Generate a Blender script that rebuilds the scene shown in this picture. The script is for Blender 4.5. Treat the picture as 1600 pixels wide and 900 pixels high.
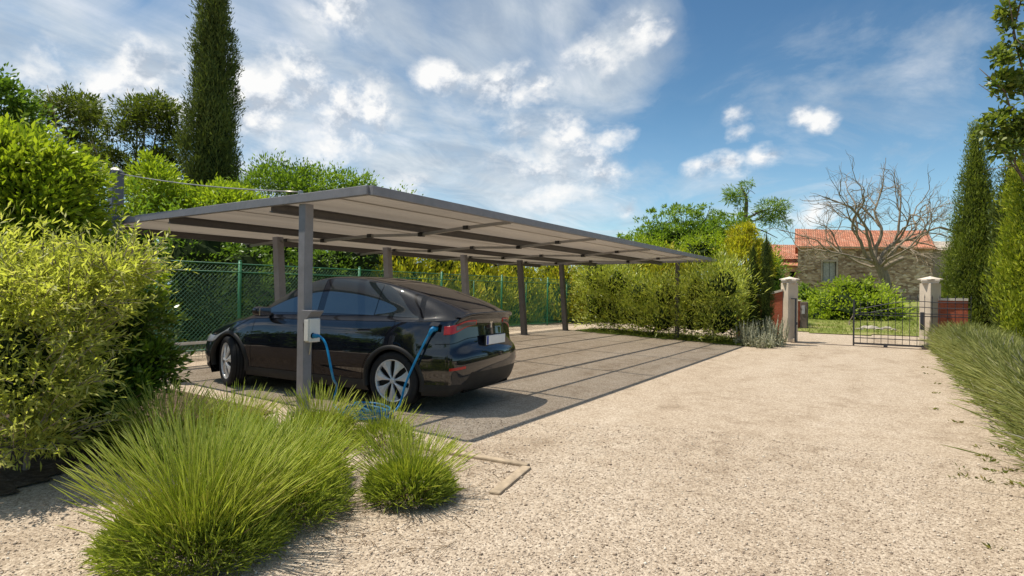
import bpy, bmesh, math
import numpy as np
from mathutils import Vector, Matrix

# ---------------------------------------------------------------- camera, sky, sun, exposure
SC = bpy.context.scene
for o in list(bpy.data.objects): bpy.data.objects.remove(o)
COL = SC.collection
R3 = np.array([[0.84253, -0.0076, 0.53859], [0.5385, -0.01099, -0.84255], [0.01233, 0.99991, -0.00516]])
C0 = np.array([0.0, 0.0, 1.5]); FOC = 920.0
cam_d = bpy.data.cameras.new('camera'); cam = bpy.data.objects.new('camera', cam_d); COL.objects.link(cam)
cam_d.sensor_width = 36.0; cam_d.lens = FOC/1600*36; cam_d.clip_start = 0.05; cam_d.clip_end = 3000
cam.matrix_world = Matrix([[*R3[0], C0[0]], [*R3[1], C0[1]], [*R3[2], C0[2]], [0, 0, 0, 1]])
SC.camera = cam
SC.view_settings.view_transform = 'Standard'; SC.view_settings.look = 'None'
SC.view_settings.gamma = 1.0; SC.view_settings.use_curve_mapping = False
SC.view_settings.exposure = 0.68
SUN_EL, SUN_AZ = math.radians(66.5), math.radians(250)     # azimuth clockwise from +Y
SUN_STRENGTH, SKY_STRENGTH = 3.65, 0.15
sdir = Vector((math.sin(SUN_AZ)*math.cos(SUN_EL), math.cos(SUN_AZ)*math.cos(SUN_EL), math.sin(SUN_EL)))
sl = bpy.data.lights.new('sun', 'SUN'); sl.energy = SUN_STRENGTH; sl.angle = math.radians(0.5); sl.color = (1.0, 0.93, 0.82)
so = bpy.data.objects.new('sun', sl); COL.objects.link(so)
so.rotation_euler = sdir.to_track_quat('Z', 'Y').to_euler(); so.location = (-20, -10, 30)

def ray(px, py): return R3 @ np.array([(px-800)/FOC, -(py-450)/FOC, -1.0])
def hz(x, y):                                              # the lie of the land
    x = np.asarray(x, float); y = np.asarray(y, float)
    return .02*np.clip(-3.3-x, 0, 9.5) + .03*np.clip(y-22.5, 0, 35)
def gp(px, py):                                            # point on the ground
    v = ray(px, py); z = 0.0
    for _ in range(40):
        t = (z-C0[2])/v[2]; p = C0+v*t; z = float(hz(p[0], p[1]))
    return np.array([p[0], p[1], z])
def dp(px, py, d): return C0 + ray(px, py)*d              # point at a depth in metres
def yp(px, py, Y): v = ray(px, py); return C0 + v*(Y/v[1])

# ---------------------------------------------------------------- node helpers
def mat(name):
    m = bpy.data.materials.new(name); m.use_nodes = True
    nt = m.node_tree; nt.nodes.clear()
    out = nt.nodes.new('ShaderNodeOutputMaterial')
    return m, nt, out
def N(nt, typ, **kw):
    n = nt.nodes.new('ShaderNode'+typ)
    for k, v in kw.items():
        if k in n.inputs.keys() if isinstance(k, str) else False: n.inputs[k].default_value = v
        else: setattr(n, k, v)
    return n
def L(nt, a, b): nt.links.new(a, b)
def ramp(nt, fac, stops, interp='LINEAR'):
    r = nt.nodes.new('ShaderNodeValToRGB'); r.color_ramp.interpolation = interp
    e = r.color_ramp.elements
    while len(e) < len(stops): e.new(0.5)
    for i, (p, c) in enumerate(stops):
        e[i].position = p; e[i].color = (*c, 1) if len(c) == 3 else c
    L(nt, fac, r.inputs[0]); return r.outputs[0]
def noise(nt, vec, scale, detail=4, rough=.55, dist=0.0):
    n = nt.nodes.new('ShaderNodeTexNoise'); n.inputs['Scale'].default_value = scale
    n.inputs['Detail'].default_value = detail; n.inputs['Roughness'].default_value = rough
    n.inputs['Distortion'].default_value = dist
    if vec is not None: L(nt, vec, n.inputs['Vector'])
    return n.outputs['Fac']
def math_n(nt, op, a, b=None, c=None, clamp=False):
    n = nt.nodes.new('ShaderNodeMath'); n.operation = op; n.use_clamp = clamp
    for i, v in enumerate((a, b, c)):
        if v is None: continue
        if isinstance(v, (int, float)): n.inputs[i].default_value = v
        else: L(nt, v, n.inputs[i])
    return n.outputs[0]
def vmath(nt, op, a, b=None):
    n = nt.nodes.new('ShaderNodeVectorMath'); n.operation = op
    for i, v in enumerate((a, b)):
        if v is None: continue
        if isinstance(v, (tuple, list)): n.inputs[i].default_value = v
        else: L(nt, v, n.inputs[i])
    return n
def mixc(nt, fac, a, b, mode='MIX'):
    n = nt.nodes.new('ShaderNodeMix'); n.data_type = 'RGBA'; n.blend_type = mode
    for s, v in ((n.inputs[0], fac), (n.inputs[6], a), (n.inputs[7], b)):
        if isinstance(v, (int, float)): s.default_value = v
        elif isinstance(v, (tuple, list)): s.default_value = (*v, 1) if len(v) == 3 else v
        else: L(nt, v, s)
    return n.outputs[2]
def princ(nt, out, col, rough=.5, metal=0.0, spec=.5, coat=0.0, coat_rough=.03, normal=None, coat_ior=1.5, ior=1.45):
    p = nt.nodes.new('ShaderNodeBsdfPrincipled')
    for k, v in (('Base Color', col), ('Roughness', rough)):
        if isinstance(v, (int, float)): p.inputs[k].default_value = v
        elif isinstance(v, (tuple, list)): p.inputs[k].default_value = (*v, 1)
        else: L(nt, v, p.inputs[k])
    p.inputs['Metallic'].default_value = metal; p.inputs['Specular IOR Level'].default_value = spec
    p.inputs['Coat Weight'].default_value = coat; p.inputs['Coat Roughness'].default_value = coat_rough
    p.inputs['Coat IOR'].default_value = coat_ior; p.inputs['IOR'].default_value = ior
    if normal is not None: L(nt, normal, p.inputs['Normal'])
    if out is not None: L(nt, p.outputs[0], out.inputs[0])
    return p
def bump(nt, h, strength=.5, dist=.02, normal=None):
    b = nt.nodes.new('ShaderNodeBump'); b.inputs['Strength'].default_value = strength; b.inputs['Distance'].default_value = dist
    L(nt, h, b.inputs['Height'])
    if normal is not None: L(nt, normal, b.inputs['Normal'])
    return b.outputs[0]
def objco(nt): return nt.nodes.new('ShaderNodeTexCoord').outputs['Object']
def pos(nt): return nt.nodes.new('ShaderNodeNewGeometry').outputs['Position']

# ---------------------------------------------------------------- the sky with clouds
world = bpy.data.worlds.new('World'); SC.world = world; world.use_nodes = True
def build_sky():
    nt = world.node_tree; nt.nodes.clear()
    out = nt.nodes.new('ShaderNodeOutputWorld'); bg = nt.nodes.new('ShaderNodeBackground')
    sky = nt.nodes.new('ShaderNodeTexSky'); sky.sky_type = 'NISHITA'; sky.sun_disc = False
    sky.sun_elevation = SUN_EL; sky.sun_rotation = SUN_AZ; sky.altitude = 100
    sky.air_density = 1.0; sky.dust_density = 0.6; sky.ozone_density = 1.6
    d = nt.nodes.new('ShaderNodeTexCoord').outputs['Generated']
    sep = nt.nodes.new('ShaderNodeSeparateXYZ'); L(nt, d, sep.inputs[0])
    cb = nt.nodes.new('ShaderNodeCombineXYZ'); L(nt, sep.outputs[0], cb.inputs[0]); L(nt, sep.outputs[1], cb.inputs[1]); L(nt, math_n(nt, 'MAXIMUM', sep.outputs[2], .085), cb.inputs[2])
    L(nt, vmath(nt, 'NORMALIZE', cb.outputs[0]).outputs[0], sky.inputs[0])
    z = math_n(nt, 'MAXIMUM', sep.outputs[2], 0.0)
    k = math_n(nt, 'DIVIDE', 1.0, math_n(nt, 'ADD', z, .13))
    flat = vmath(nt, 'SCALE', d); L(nt, k, flat.inputs['Scale'])        # a flat cloud deck overhead
    fl = flat.outputs[0]
    wob = nt.nodes.new('ShaderNodeTexNoise'); wob.inputs['Scale'].default_value = 3.5; wob.inputs['Detail'].default_value = 5
    L(nt, d, wob.inputs['Vector'])
    wv = vmath(nt, 'SUBTRACT', wob.outputs['Color'], (.5, .5, .5)).outputs[0]
    def blob(dirv, rad, warp=.22, p=1.0, stretch=1.0):
        s = vmath(nt, 'SCALE', wv); s.inputs['Scale'].default_value = warp
        q = vmath(nt, 'ADD', d, s.outputs[0]).outputs[0]
        q = vmath(nt, 'NORMALIZE', q).outputs[0]
        df = vmath(nt, 'SUBTRACT', q, tuple(dirv)).outputs[0]
        df = vmath(nt, 'MULTIPLY', df, (1, 1, stretch)).outputs[0]
        l = vmath(nt, 'LENGTH', df).outputs['Value']
        return math_n(nt, 'MULTIPLY_ADD', l, -1.0/rad, 1.0, clamp=True)
    def dirp(px, py): v = ray(px, py); return v/np.linalg.norm(v)
    # soft veils of high cloud
    mp = nt.nodes.new('ShaderNodeMapping'); mp.inputs['Rotation'].default_value = (0, 0, .5); mp.inputs['Scale'].default_value = (1.0, .62, 1.0); L(nt, fl, mp.inputs[0])
    n1 = noise(nt, mp.outputs[0], 1.5, 10, .60, 1.1)
    reg = None
    for (px, py, r) in ((-150, 60, .34), (110, 30, .14), (150, 120, .15), (240, 150, .16), (600, 20, .22), (760, 20, .22), (860, 0, .12), (640, 200, .34), (900, 110, .16), (440, 220, .30), (800, 290, .26), (960, 70, .12), (60, 160, .22), (1000, 40, .06), (480, 40, .12), (1250, 180, .16), (1420, 120, .12), (1150, 300, .10)):
        b = blob(dirp(px, py), r*1.15, .16)
        if px > 1100: b = math_n(nt, 'MULTIPLY', b, .50)                 # only the thinnest haze on this side
        reg = b if reg is None else math_n(nt, 'MAXIMUM', reg, b)
    back = math_n(nt, 'MULTIPLY_ADD', sep.outputs[0], -1.4, -1.05, clamp=True)
    rear_ = math_n(nt, 'MULTIPLY_ADD', sep.outputs[1], -2.2, -1.45, clamp=True); zen = math_n(nt, 'MULTIPLY_ADD', sep.outputs[2], 2.6, -1.45, clamp=True)  # rear and overhead veils: out of view, added to raise the ambient light
    reg = math_n(nt, 'MAXIMUM', math_n(nt, 'MAXIMUM', reg, back), math_n(nt, 'MULTIPLY', math_n(nt, 'MAXIMUM', rear_, zen), .95))
    v1 = math_n(nt, 'ADD', math_n(nt, 'MULTIPLY', reg, .95), math_n(nt, 'MULTIPLY_ADD', n1, 1.9, -.98))
    veil = ramp(nt, v1, ((.0, (0, 0, 0)), (.16, (.03, .03, .03)), (.45, (.36, .36, .36)), (.75, (.66, .66, .66)), (1.0, (.86, .86, .86))))
    n4 = noise(nt, mp.outputs[0], 2.6, 8, .62, .8)
    veilc = ramp(nt, n4, ((.36, (2.0, 2.3, 2.65)), (.52, (2.8, 3.05, 3.25)), (.66, (3.65, 3.75, 3.85))))
    # bright heaped clouds
    wd = vmath(nt, 'SCALE', wv); wd.inputs['Scale'].default_value = .05
    dw = vmath(nt, 'ADD', d, wd.outputs[0]).outputs[0]
    def fbm(vec): return noise(nt, vmath(nt, 'MULTIPLY', vec, (1, 1, 1.35)).outputs[0], 11.0, 10, .60, .0)
    n2 = fbm(dw)
    cum = None
    for (px, py, r, st) in CUMULI:
        b = blob(dirp(px, py), r*1.45, .09, 1, st)
        cum = b if cum is None else math_n(nt, 'MAXIMUM', cum, b)
    for dv, r in REAR_CUMULI: cum = math_n(nt, 'MAXIMUM', cum, blob(np.array(dv)/np.linalg.norm(dv), r*1.45, .09, 1, 1.6))
    cum = math_n(nt, 'POWER', cum, .75)
    c2 = math_n(nt, 'ADD', math_n(nt, 'MULTIPLY', cum, 1.0), math_n(nt, 'MULTIPLY', math_n(nt, 'MULTIPLY_ADD', n2, 2.7, -1.35), math_n(nt, 'MULTIPLY', cum, 3.0, clamp=True)))
    heap = ramp(nt, c2, ((.0, (0, 0, 0)), (.24, (0, 0, 0)), (.46, (.16, .16, .16)), (.75, (.56, .56, .56)), (1.15, (.95, .95, .95))))
    # light and shade of the heaps: denser towards the sun means shade
    up_ = vmath(nt, 'ADD', dw, (-.012, -.004, .022)).outputs[0]
    rel = math_n(nt, 'SUBTRACT', n2, fbm(up_))
    n3 = noise(nt, d, 7.0, 4, .6, .3)
    tf = math_n(nt, 'MULTIPLY_ADD', rel, 5.0, math_n(nt, 'MULTIPLY_ADD', n3, 1.1, .0), clamp=True)
    tone = ramp(nt, tf, ((.1, (2.1, 2.35, 2.7)), (.5, (3.3, 3.45, 3.65)), (.85, (4.2, 4.18, 4.12))))
    grad = ramp(nt, z, ((.0, (.66, .76, .86)), (.10, (.68, .80, .90)), (.30, (.42, .58, .70)), (.5, (.33, .48, .62)), (1.0, (.45, .6, .75))))
    skyc = vmath(nt, 'MULTIPLY', sky.outputs[0], SKY_TINT).outputs[0]
    skyc = mixc(nt, 1.0, skyc, grad, 'MULTIPLY')
    c = mixc(nt, veil, skyc, veilc)
    c = mixc(nt, heap, c, tone)
    L(nt, c, bg.inputs[0]); bg.inputs[1].default_value = SKY_STRENGTH
    L(nt, bg.outputs[0], out.inputs[0])
CUMULI = ((150, 140, .07, 1.3), (215, 135, .07, 1.4), (265, 165, .06, 1.5), (410, 150, .075, 1.4), (470, 140, .08, 1.4), (540, 150, .08, 1.4), (500, 190, .09, 1.5), (400, 190, .08, 1.4), (790, 128, .065, 1.7), (845, 130, .04, 1.6), (850, 272, .08, 1.4), (905, 265, .08, 1.4), (945, 280, .05, 1.5), (880, 285, .07, 1.7), (825, 210, .045, 1.3), (880, 212, .05, 1.3), (950, 212, .038, 1.5),
          (1105, 265, .034, 1.9), (1145, 258, .04, 1.9), (1185, 250, .036, 1.9), (1205, 246, .024, 1.8), (1265, 325, .034, 1.6), (1145, 182, .022, 1.3), (1250, 188, .022, 1.5), (1278, 192, .026, 1.6), (1152, 212, .02, 1.3), (925, 75, .06, 1.5), (985, 55, .05, 1.5), (620, 275, .05, 1.5), (990, 333, .022, 1.2), (690, 100, .04, 1.6), (520, 15, .05, 1.5))
REAR_CUMULI = (((-.80, -.50, .28), .16), ((-.55, -.80, .30), .14), ((-.70, -.64, .36), .10), ((-.95, -.25, .24), .14), ((-.35, -.90, .34), .14))
SKY_TINT = (.74, .765, .685)
build_sky()

# ---------------------------------------------------------------- objects
def tag(o, label=None, cat=None, group=None, kind=None):
    if label: o['label'] = label
    if cat: o['category'] = cat
    if group: o['group'] = group
    if kind: o['kind'] = kind
    return o
def thing(name, label, cat, loc=(0, 0, 0), group=None, rot=(0, 0, 0)):
    o = bpy.data.objects.new(name, None); COL.objects.link(o); o.empty_display_size = .2
    o.location = tuple(float(v) for v in loc); o.rotation_euler = rot
    return tag(o, label, cat, group)
def link_mesh(name, V, F, m, parent=None, local=False, smooth=False, mats=None, fmat=None):
    """V (n,3), F = (k,4)/(k,3) array or list of lists"""
    V = np.asarray(V, np.float64)
    if parent is not None and not local: V = V - np.array(parent.location)
    me = bpy.data.meshes.new(name)
    if isinstance(F, np.ndarray):
        k, s = F.shape
        me.vertices.add(len(V)); me.vertices.foreach_set('co', V.astype(np.float32).ravel())
        me.loops.add(k*s); me.loops.foreach_set('vertex_index', F.astype(np.int32).ravel())
        me.polygons.add(k); me.polygons.foreach_set('loop_start', np.arange(0, k*s, s, dtype=np.int32))
        me.polygons.foreach_set('loop_total', np.full(k, s, np.int32))
        me.update(calc_edges=True)
    else:
        me.from_pydata([tuple(v) for v in V], [], [tuple(int(i) for i in f) for f in F]); me.update()
    for mm in (mats or [m]): me.materials.append(mm)
    if fmat is not None: me.polygons.foreach_set('material_index', np.asarray(fmat, np.int32))
    if smooth: me.polygons.foreach_set('use_smooth', np.ones(len(me.polygons), bool))
    o = bpy.data.objects.new(name, me); COL.objects.link(o)
    if parent is not None: o.parent = parent
    return o
class MB:
    """collects solids and links them as one mesh object"""
    def __init__(s): s.v = []; s.f = []; s.n = 0
    def add(s, V, F):
        V = np.asarray(V, float); s.v.append(V)
        s.f += [[i+s.n for i in f] for f in F]; s.n += len(V); return s
    def box(s, c, size, rot=None):
        h = np.array(size)/2
        V = np.array([[x, y, z] for x in (-1, 1) for y in (-1, 1) for z in (-1, 1)])*h
        if rot is not None: V = V @ np.array(rot).T
        return s.add(V+np.array(c), [[0, 1, 3, 2], [4, 6, 7, 5], [0, 4, 5, 1], [2, 3, 7, 6], [0, 2, 6, 4], [1, 5, 7, 3]])
    def bar(s, a, b, w, h, up=(0, 0, 1)):                   # box beam from a to b
        a = np.array(a, float); b = np.array(b, float); d = b-a; l = np.linalg.norm(d); d /= l
        up = np.array(up, float); sd = np.cross(d, up); sd /= np.linalg.norm(sd); u = np.cross(sd, d)
        return s.box((a+b)/2, (l, w, h), np.stack([d, sd, u], 1))
    def tube(s, pts, rad, n=8, cap=True):
        pts = np.asarray(pts, float); k = len(pts)
        rad = np.full(k, rad) if np.isscalar(rad) else np.asarray(rad)
        t = np.gradient(pts, axis=0); t /= np.linalg.norm(t, axis=1)[:, None]+1e-12
        ref = np.array([0, 0, 1.0]) if abs(t[0][2]) < .9 else np.array([1.0, 0, 0])
        u = np.cross(t[0], ref); u /= np.linalg.norm(u); V = []
        a = np.linspace(0, 2*np.pi, n, endpoint=False)
        for i in range(k):
            u = u-t[i]*(u@t[i]); u /= np.linalg.norm(u)+1e-12; w = np.cross(t[i], u)
            V.append(pts[i]+rad[i]*(np.cos(a)[:, None]*u+np.sin(a)[:, None]*w))
        F = [[i*n+j, i*n+(j+1) % n, (i+1)*n+(j+1) % n, (i+1)*n+j] for i in range(k-1) for j in range(n)]
        if cap: F += [list(range(n))[::-1], list(range((k-1)*n, k*n))]
        return s.add(np.concatenate(V), F)
    def lathe(s, prof, c=(0, 0, 0), axis='z', n=32, close=False):
        a = np.linspace(0, 2*np.pi, n, endpoint=False); prof = list(prof); k = len(prof); V = []
        for r, h in prof:
            p = np.stack([r*np.cos(a), r*np.sin(a), np.full(n, h)], 1)
            if axis == 'y': p = p[:, [0, 2, 1]]
            if axis == 'x': p = p[:, [2, 0, 1]]
            V.append(p+np.array(c))
        F = [[i*n+j, i*n+(j+1) % n, (i+1)*n+(j+1) % n, (i+1)*n+j] for i in range(k-1) for j in range(n)]
        if close: F += [[(k-1)*n+j, (k-1)*n+(j+1) % n, (j+1) % n, j] for j in range(n)]
        return s.add(np.concatenate(V), F)
    def prism(s, poly, z0, z1):
        n = len(poly); V = [(x, y, z0) for x, y in poly]+[(x, y, z1) for x, y in poly]
        return s.add(V, [list(range(n))[::-1], list(range(n, 2*n))]+[[i, (i+1) % n, n+(i+1) % n, n+i] for i in range(n)])
    def build(s, name, m, parent=None, local=False, smooth=False, bevel=0):
        o = link_mesh(name, np.concatenate(s.v), s.f, m, parent, local, smooth)
        bm = bmesh.new(); bm.from_mesh(o.data); bmesh.ops.recalc_face_normals(bm, faces=bm.faces); bm.to_mesh(o.data); bm.free()
        if bevel:
            b = o.modifiers.new('bevel', 'BEVEL'); b.width = bevel; b.segments = 2; b.limit_method = 'ANGLE'
        return o
def smoothstep(a, b, x): t = np.clip((x-a)/(b-a), 0, 1); return t*t*(3-2*t)
def pchip(xs, ys, x):
    xs = np.asarray(xs, float); ys = np.asarray(ys, float); x = np.asarray(x, float)
    h = np.diff(xs); d = np.diff(ys)/h; m = np.zeros_like(xs); m[0] = d[0]; m[-1] = d[-1]
    for i in range(1, len(xs)-1):
        if d[i-1]*d[i] > 0:
            w1 = 2*h[i]+h[i-1]; w2 = h[i]+2*h[i-1]; m[i] = (w1+w2)/(w1/d[i-1]+w2/d[i])
    i = np.clip(np.searchsorted(xs, x)-1, 0, len(xs)-2); t = np.clip((x-xs[i])/h[i], 0, 1)
    return ((2*t**3-3*t**2+1)*ys[i]+(t**3-2*t**2+t)*h[i]*m[i]+(-2*t**3+3*t**2)*ys[i+1]+(t**3-t**2)*h[i]*m[i+1])
def simple_mat(name, col, rough=.6, metal=0, spec=.4, var=.15, scale=8, coat=0, bmp=0, bscale=60):
    m, nt, out = mat(name); v = objco(nt)
    n = noise(nt, v, scale, 5, .6)
    c = ramp(nt, n, ((.3, tuple(x*(1-var) for x in col)), (.7, tuple(min(1, x*(1+var)) for x in col))))
    nm = bump(nt, noise(nt, v, bscale, 4, .6), bmp, .01) if bmp else None
    rr = math_n(nt, 'MULTIPLY_ADD', n, .2, rough-.1)
    princ(nt, out, c, rr, metal, spec, coat, normal=nm); return m
rng = np.random.default_rng(7)
# ---------------------------------------------------------------- ground, paving, lawns
def gravel_mat():
    m, nt, out = mat('pale_gravel'); v = pos(nt)
    vor = nt.nodes.new('ShaderNodeTexVoronoi'); vor.inputs['Scale'].default_value = 62; vor.inputs['Randomness'].default_value = 1
    L(nt, v, vor.inputs['Vector'])
    vor2 = nt.nodes.new('ShaderNodeTexVoronoi'); vor2.inputs['Scale'].default_value = 140; L(nt, v, vor2.inputs['Vector'])
    s1 = nt.nodes.new('ShaderNodeSeparateColor'); L(nt, vor.outputs['Color'], s1.inputs[0])
    s2 = nt.nodes.new('ShaderNodeSeparateColor'); L(nt, vor2.outputs['Color'], s2.inputs[0])
    r = math_n(nt, 'MULTIPLY_ADD', s2.outputs[0], .45, math_n(nt, 'MULTIPLY', s1.outputs[0], .55))
    stone = ramp(nt, r, ((.08, (.27, .22, .175)), (.35, (.43, .365, .295)), (.6, (.545, .475, .392)), (.92, (.69, .62, .53))))
    big = noise(nt, vmath(nt, 'MULTIPLY', v, (1.0, .30, 1.0)).outputs[0], .85, 6, .62, .5); mid = noise(nt, v, 3.2, 6, .65)
    f = math_n(nt, 'MULTIPLY_ADD', mid, .5, math_n(nt, 'MULTIPLY', big, .6))
    tint = ramp(nt, f, ((.36, (.56, .49, .41)), (.52, (.86, .80, .72)), (.72, (1.0, .96, .90))))
    c = mixc(nt, 1.0, stone, tint, 'MULTIPLY')
    fine = noise(nt, v, 260, 2, .6)
    c = mixc(nt, .5, c, ramp(nt, fine, ((.3, (.55, .52, .48)), (.7, (1.25, 1.25, 1.25)))), 'MULTIPLY')
    h = math_n(nt, 'ADD', math_n(nt, 'MULTIPLY', vor.outputs['Distance'], -1.0), math_n(nt, 'MULTIPLY', vor2.outputs['Distance'], -.6))
    h = math_n(nt, 'ADD', h, math_n(nt, 'MULTIPLY', mid, 2.0))
    princ(nt, out, c, .9, 0, .2, normal=bump(nt, h, .55, .012)); return m
M_gravel = gravel_mat()
def grass_mat(name, a, b, dry, dryness=.45):
    m, nt, out = mat(name); v = pos(nt)
    n1 = noise(nt, v, .9, 6, .65, .5); n2 = noise(nt, v, 14, 5, .7)
    c = ramp(nt, n2, ((.3, a), (.7, b)))
    c = mixc(nt, ramp(nt, n1, ((dryness, (0, 0, 0)), (dryness+.2, (1, 1, 1)))), c, dry)
    princ(nt, out, c, .85, 0, .15, normal=bump(nt, n2, .8, .06)); return m
M_lawn = grass_mat('lawn_turf', (.11, .14, .025), (.23, .26, .06), (.36, .31, .13), .50)
gx = np.unique(np.concatenate([np.linspace(-900, -60, 12), np.arange(-60, 40, 1.0), [-3.3, -12.8], np.linspace(40, 900, 12)]))
gy = np.unique(np.concatenate([np.linspace(-400, -30, 8), np.arange(-30, 90, 1.0), [22.5, 57.5], np.linspace(90, 1500, 14)]))
def sheet(name, xs, ys, m, dz=0.0, wob=0.0, keep=None):
    X, Y = np.meshgrid(xs, ys); Z = hz(X, Y)+dz
    nx, ny = len(xs), len(ys); i = np.arange(nx*ny).reshape(ny, nx)
    F = np.stack([i[:-1, :-1], i[:-1, 1:], i[1:, 1:], i[1:, :-1]], -1).reshape(-1, 4)
    V = np.stack([X, Y, Z], -1).reshape(-1, 3)
    if wob: V[:, 2] += rng.uniform(0, wob, len(V))
    if keep is not None:
        cpt = V[F].mean(1); F = F[keep(cpt[:, 0], cpt[:, 1])]
    return tag(link_mesh(name, V, F, m, smooth=True), kind='structure')
sheet('ground', gx, gy, M_gravel)
def edge_n(x, s): return .5*np.sin(x*1.7+s)+.3*np.sin(x*4.1+2*s)+.2*np.sin(x*9.3+s)
def lawn_far(x, y): return y > 24.6+.5*edge_n(x, 1)+.9*smoothstep(0.0, 1.5, x)
sheet('lawn', np.arange(-60, 40, .5), np.arange(22.5, 90, .5), M_lawn, .025, 0, lawn_far)
sheet('side_lawn', np.arange(-30, -11.6, .4), np.arange(8, 24, .4), M_lawn, .02, 0, lambda x, y: (x < -12.1+.25*edge_n(y, 2)))
sheet('verge', np.arange(-9.4, -2.6, .2), np.arange(17.6, 20.6, .2), grass_mat('verge_turf', (.06, .10, .015), (.15, .19, .04), (.26, .21, .10), .5), .015, 0,
      lambda x, y: (y > 17.75+.12*edge_n(x*2, 1)-.16*(x+3.4)) & (x < -2.95+.1*edge_n(y*3, 2)))
def soil_mat():
    m, nt, out = mat('bed_soil'); v = pos(nt); n = noise(nt, v, 16, 7, .7)
    c = ramp(nt, n, ((.3, (.045, .03, .02)), (.55, (.12, .085, .055)), (.75, (.28, .22, .16))))
    princ(nt, out, c, .95, 0, .1, normal=bump(nt, n, .9, .04)); return m
M_soil = soil_mat()
# planting bed under the bushes, edged towards the drive
sheet('planting_bed', np.arange(-14, -4.4, .12), np.arange(-4, 4.5, .12), M_soil, .012, .006, lambda x, y: (x < -5.35-.25*(y-1.9)+.15*edge_n(y*2, 3)) & (y < 4.25+.1*edge_n(x, 1)))
sheet('hedge_bed', np.arange(1.05, 7, .15), np.arange(-2, 21, .15), M_soil, .012, .006, lambda x, y: x > 1.25+.1*edge_n(y*2, 3))
PV = 0.0

# ---------------------------------------------------------------- carport
def steel_mat(name, col, rough=.5):
    m, nt, out = mat(name); v = pos(nt)
    n = noise(nt, v, 5, 6, .7); c = ramp(nt, n, ((.3, tuple(x*.82 for x in col)), (.7, tuple(x*1.12 for x in col))))
    princ(nt, out, c, math_n(nt, 'MULTIPLY_ADD', n, .25, rough-.12), .0, .45, normal=bump(nt, noise(nt, v, 90, 3, .6), .08, .004)); return m
M_steel = steel_mat('grey_painted_steel', (.235, .225, .235))
M_steel_dk = steel_mat('dark_painted_steel', (.10, .092, .09))
M_tube = simple_mat('galvanised_tube', (.34, .32, .30), .35, .6, .5, .1, 10)
M_black_st = steel_mat('black_steel', (.03, .028, .028))
def canopy_mat():
    # finely perforated sheet: most light scatters, part of it passes straight through the holes
    m, nt, out = mat('perforated_canopy_sheet'); v = pos(nt)
    sep = nt.nodes.new('ShaderNodeSeparateXYZ'); L(nt, v, sep.inputs[0])
    n = noise(nt, vmath(nt, 'MULTIPLY', v, (1.2, .25, 1)).outputs[0], 1.6, 6, .6, .3)
    c = ramp(nt, n, ((.3, (.32, .275, .225)), (.7, (.42, .365, .30))))
    rib = math_n(nt, 'PINGPONG', math_n(nt, 'ADD', sep.outputs[0], 100), .04)
    nm = bump(nt, rib, .35, .3)
    p = princ(nt, None, c, .6, 0, .3, normal=nm)
    tr = nt.nodes.new('ShaderNodeBsdfTranslucent'); L(nt, c, tr.inputs[0])
    a = nt.nodes.new('ShaderNodeMixShader'); a.inputs[0].default_value = .22
    L(nt, p.outputs[0], a.inputs[1]); L(nt, tr.outputs[0], a.inputs[2])
    tp = nt.nodes.new('ShaderNodeBsdfTransparent'); b = nt.nodes.new('ShaderNodeMixShader'); lw = nt.nodes.new('ShaderNodeNewGeometry'); dt = vmath(nt, 'DOT_PRODUCT', lw.outputs['Incoming'], lw.outputs['Normal']).outputs['Value']
    mr = nt.nodes.new('ShaderNodeMapRange'); mr.interpolation_type = 'SMOOTHSTEP'; mr.inputs[1].default_value = .40; mr.inputs[2].default_value = .85; mr.inputs[4].default_value = CANOPY_OPEN
    L(nt, math_n(nt, 'ABSOLUTE', dt), mr.inputs[0]); L(nt, mr.outputs[0], b.inputs[0])     # the holes are deep: they close at a slant
    L(nt, a.outputs[0], b.inputs[1]); L(nt, tp.outputs[0], b.inputs[2]); L(nt, b.outputs[0], out.inputs[0]); return m
CANOPY_OPEN = .46
RX0, RX1, RY0, RY1 = -11.0, -4.5, 4.32, 18.72
def rz(x): return 2.53+.04*(x-RX0)/(RX1-RX0)               # top of the roof
FRONT_X, REAR_X = -5.62, -9.62
REAR_Y = [4.2, 7.05, 9.95, 12.88, 15.8, 18.6]
FRONT_Y = [4.4, 18.5]
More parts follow.
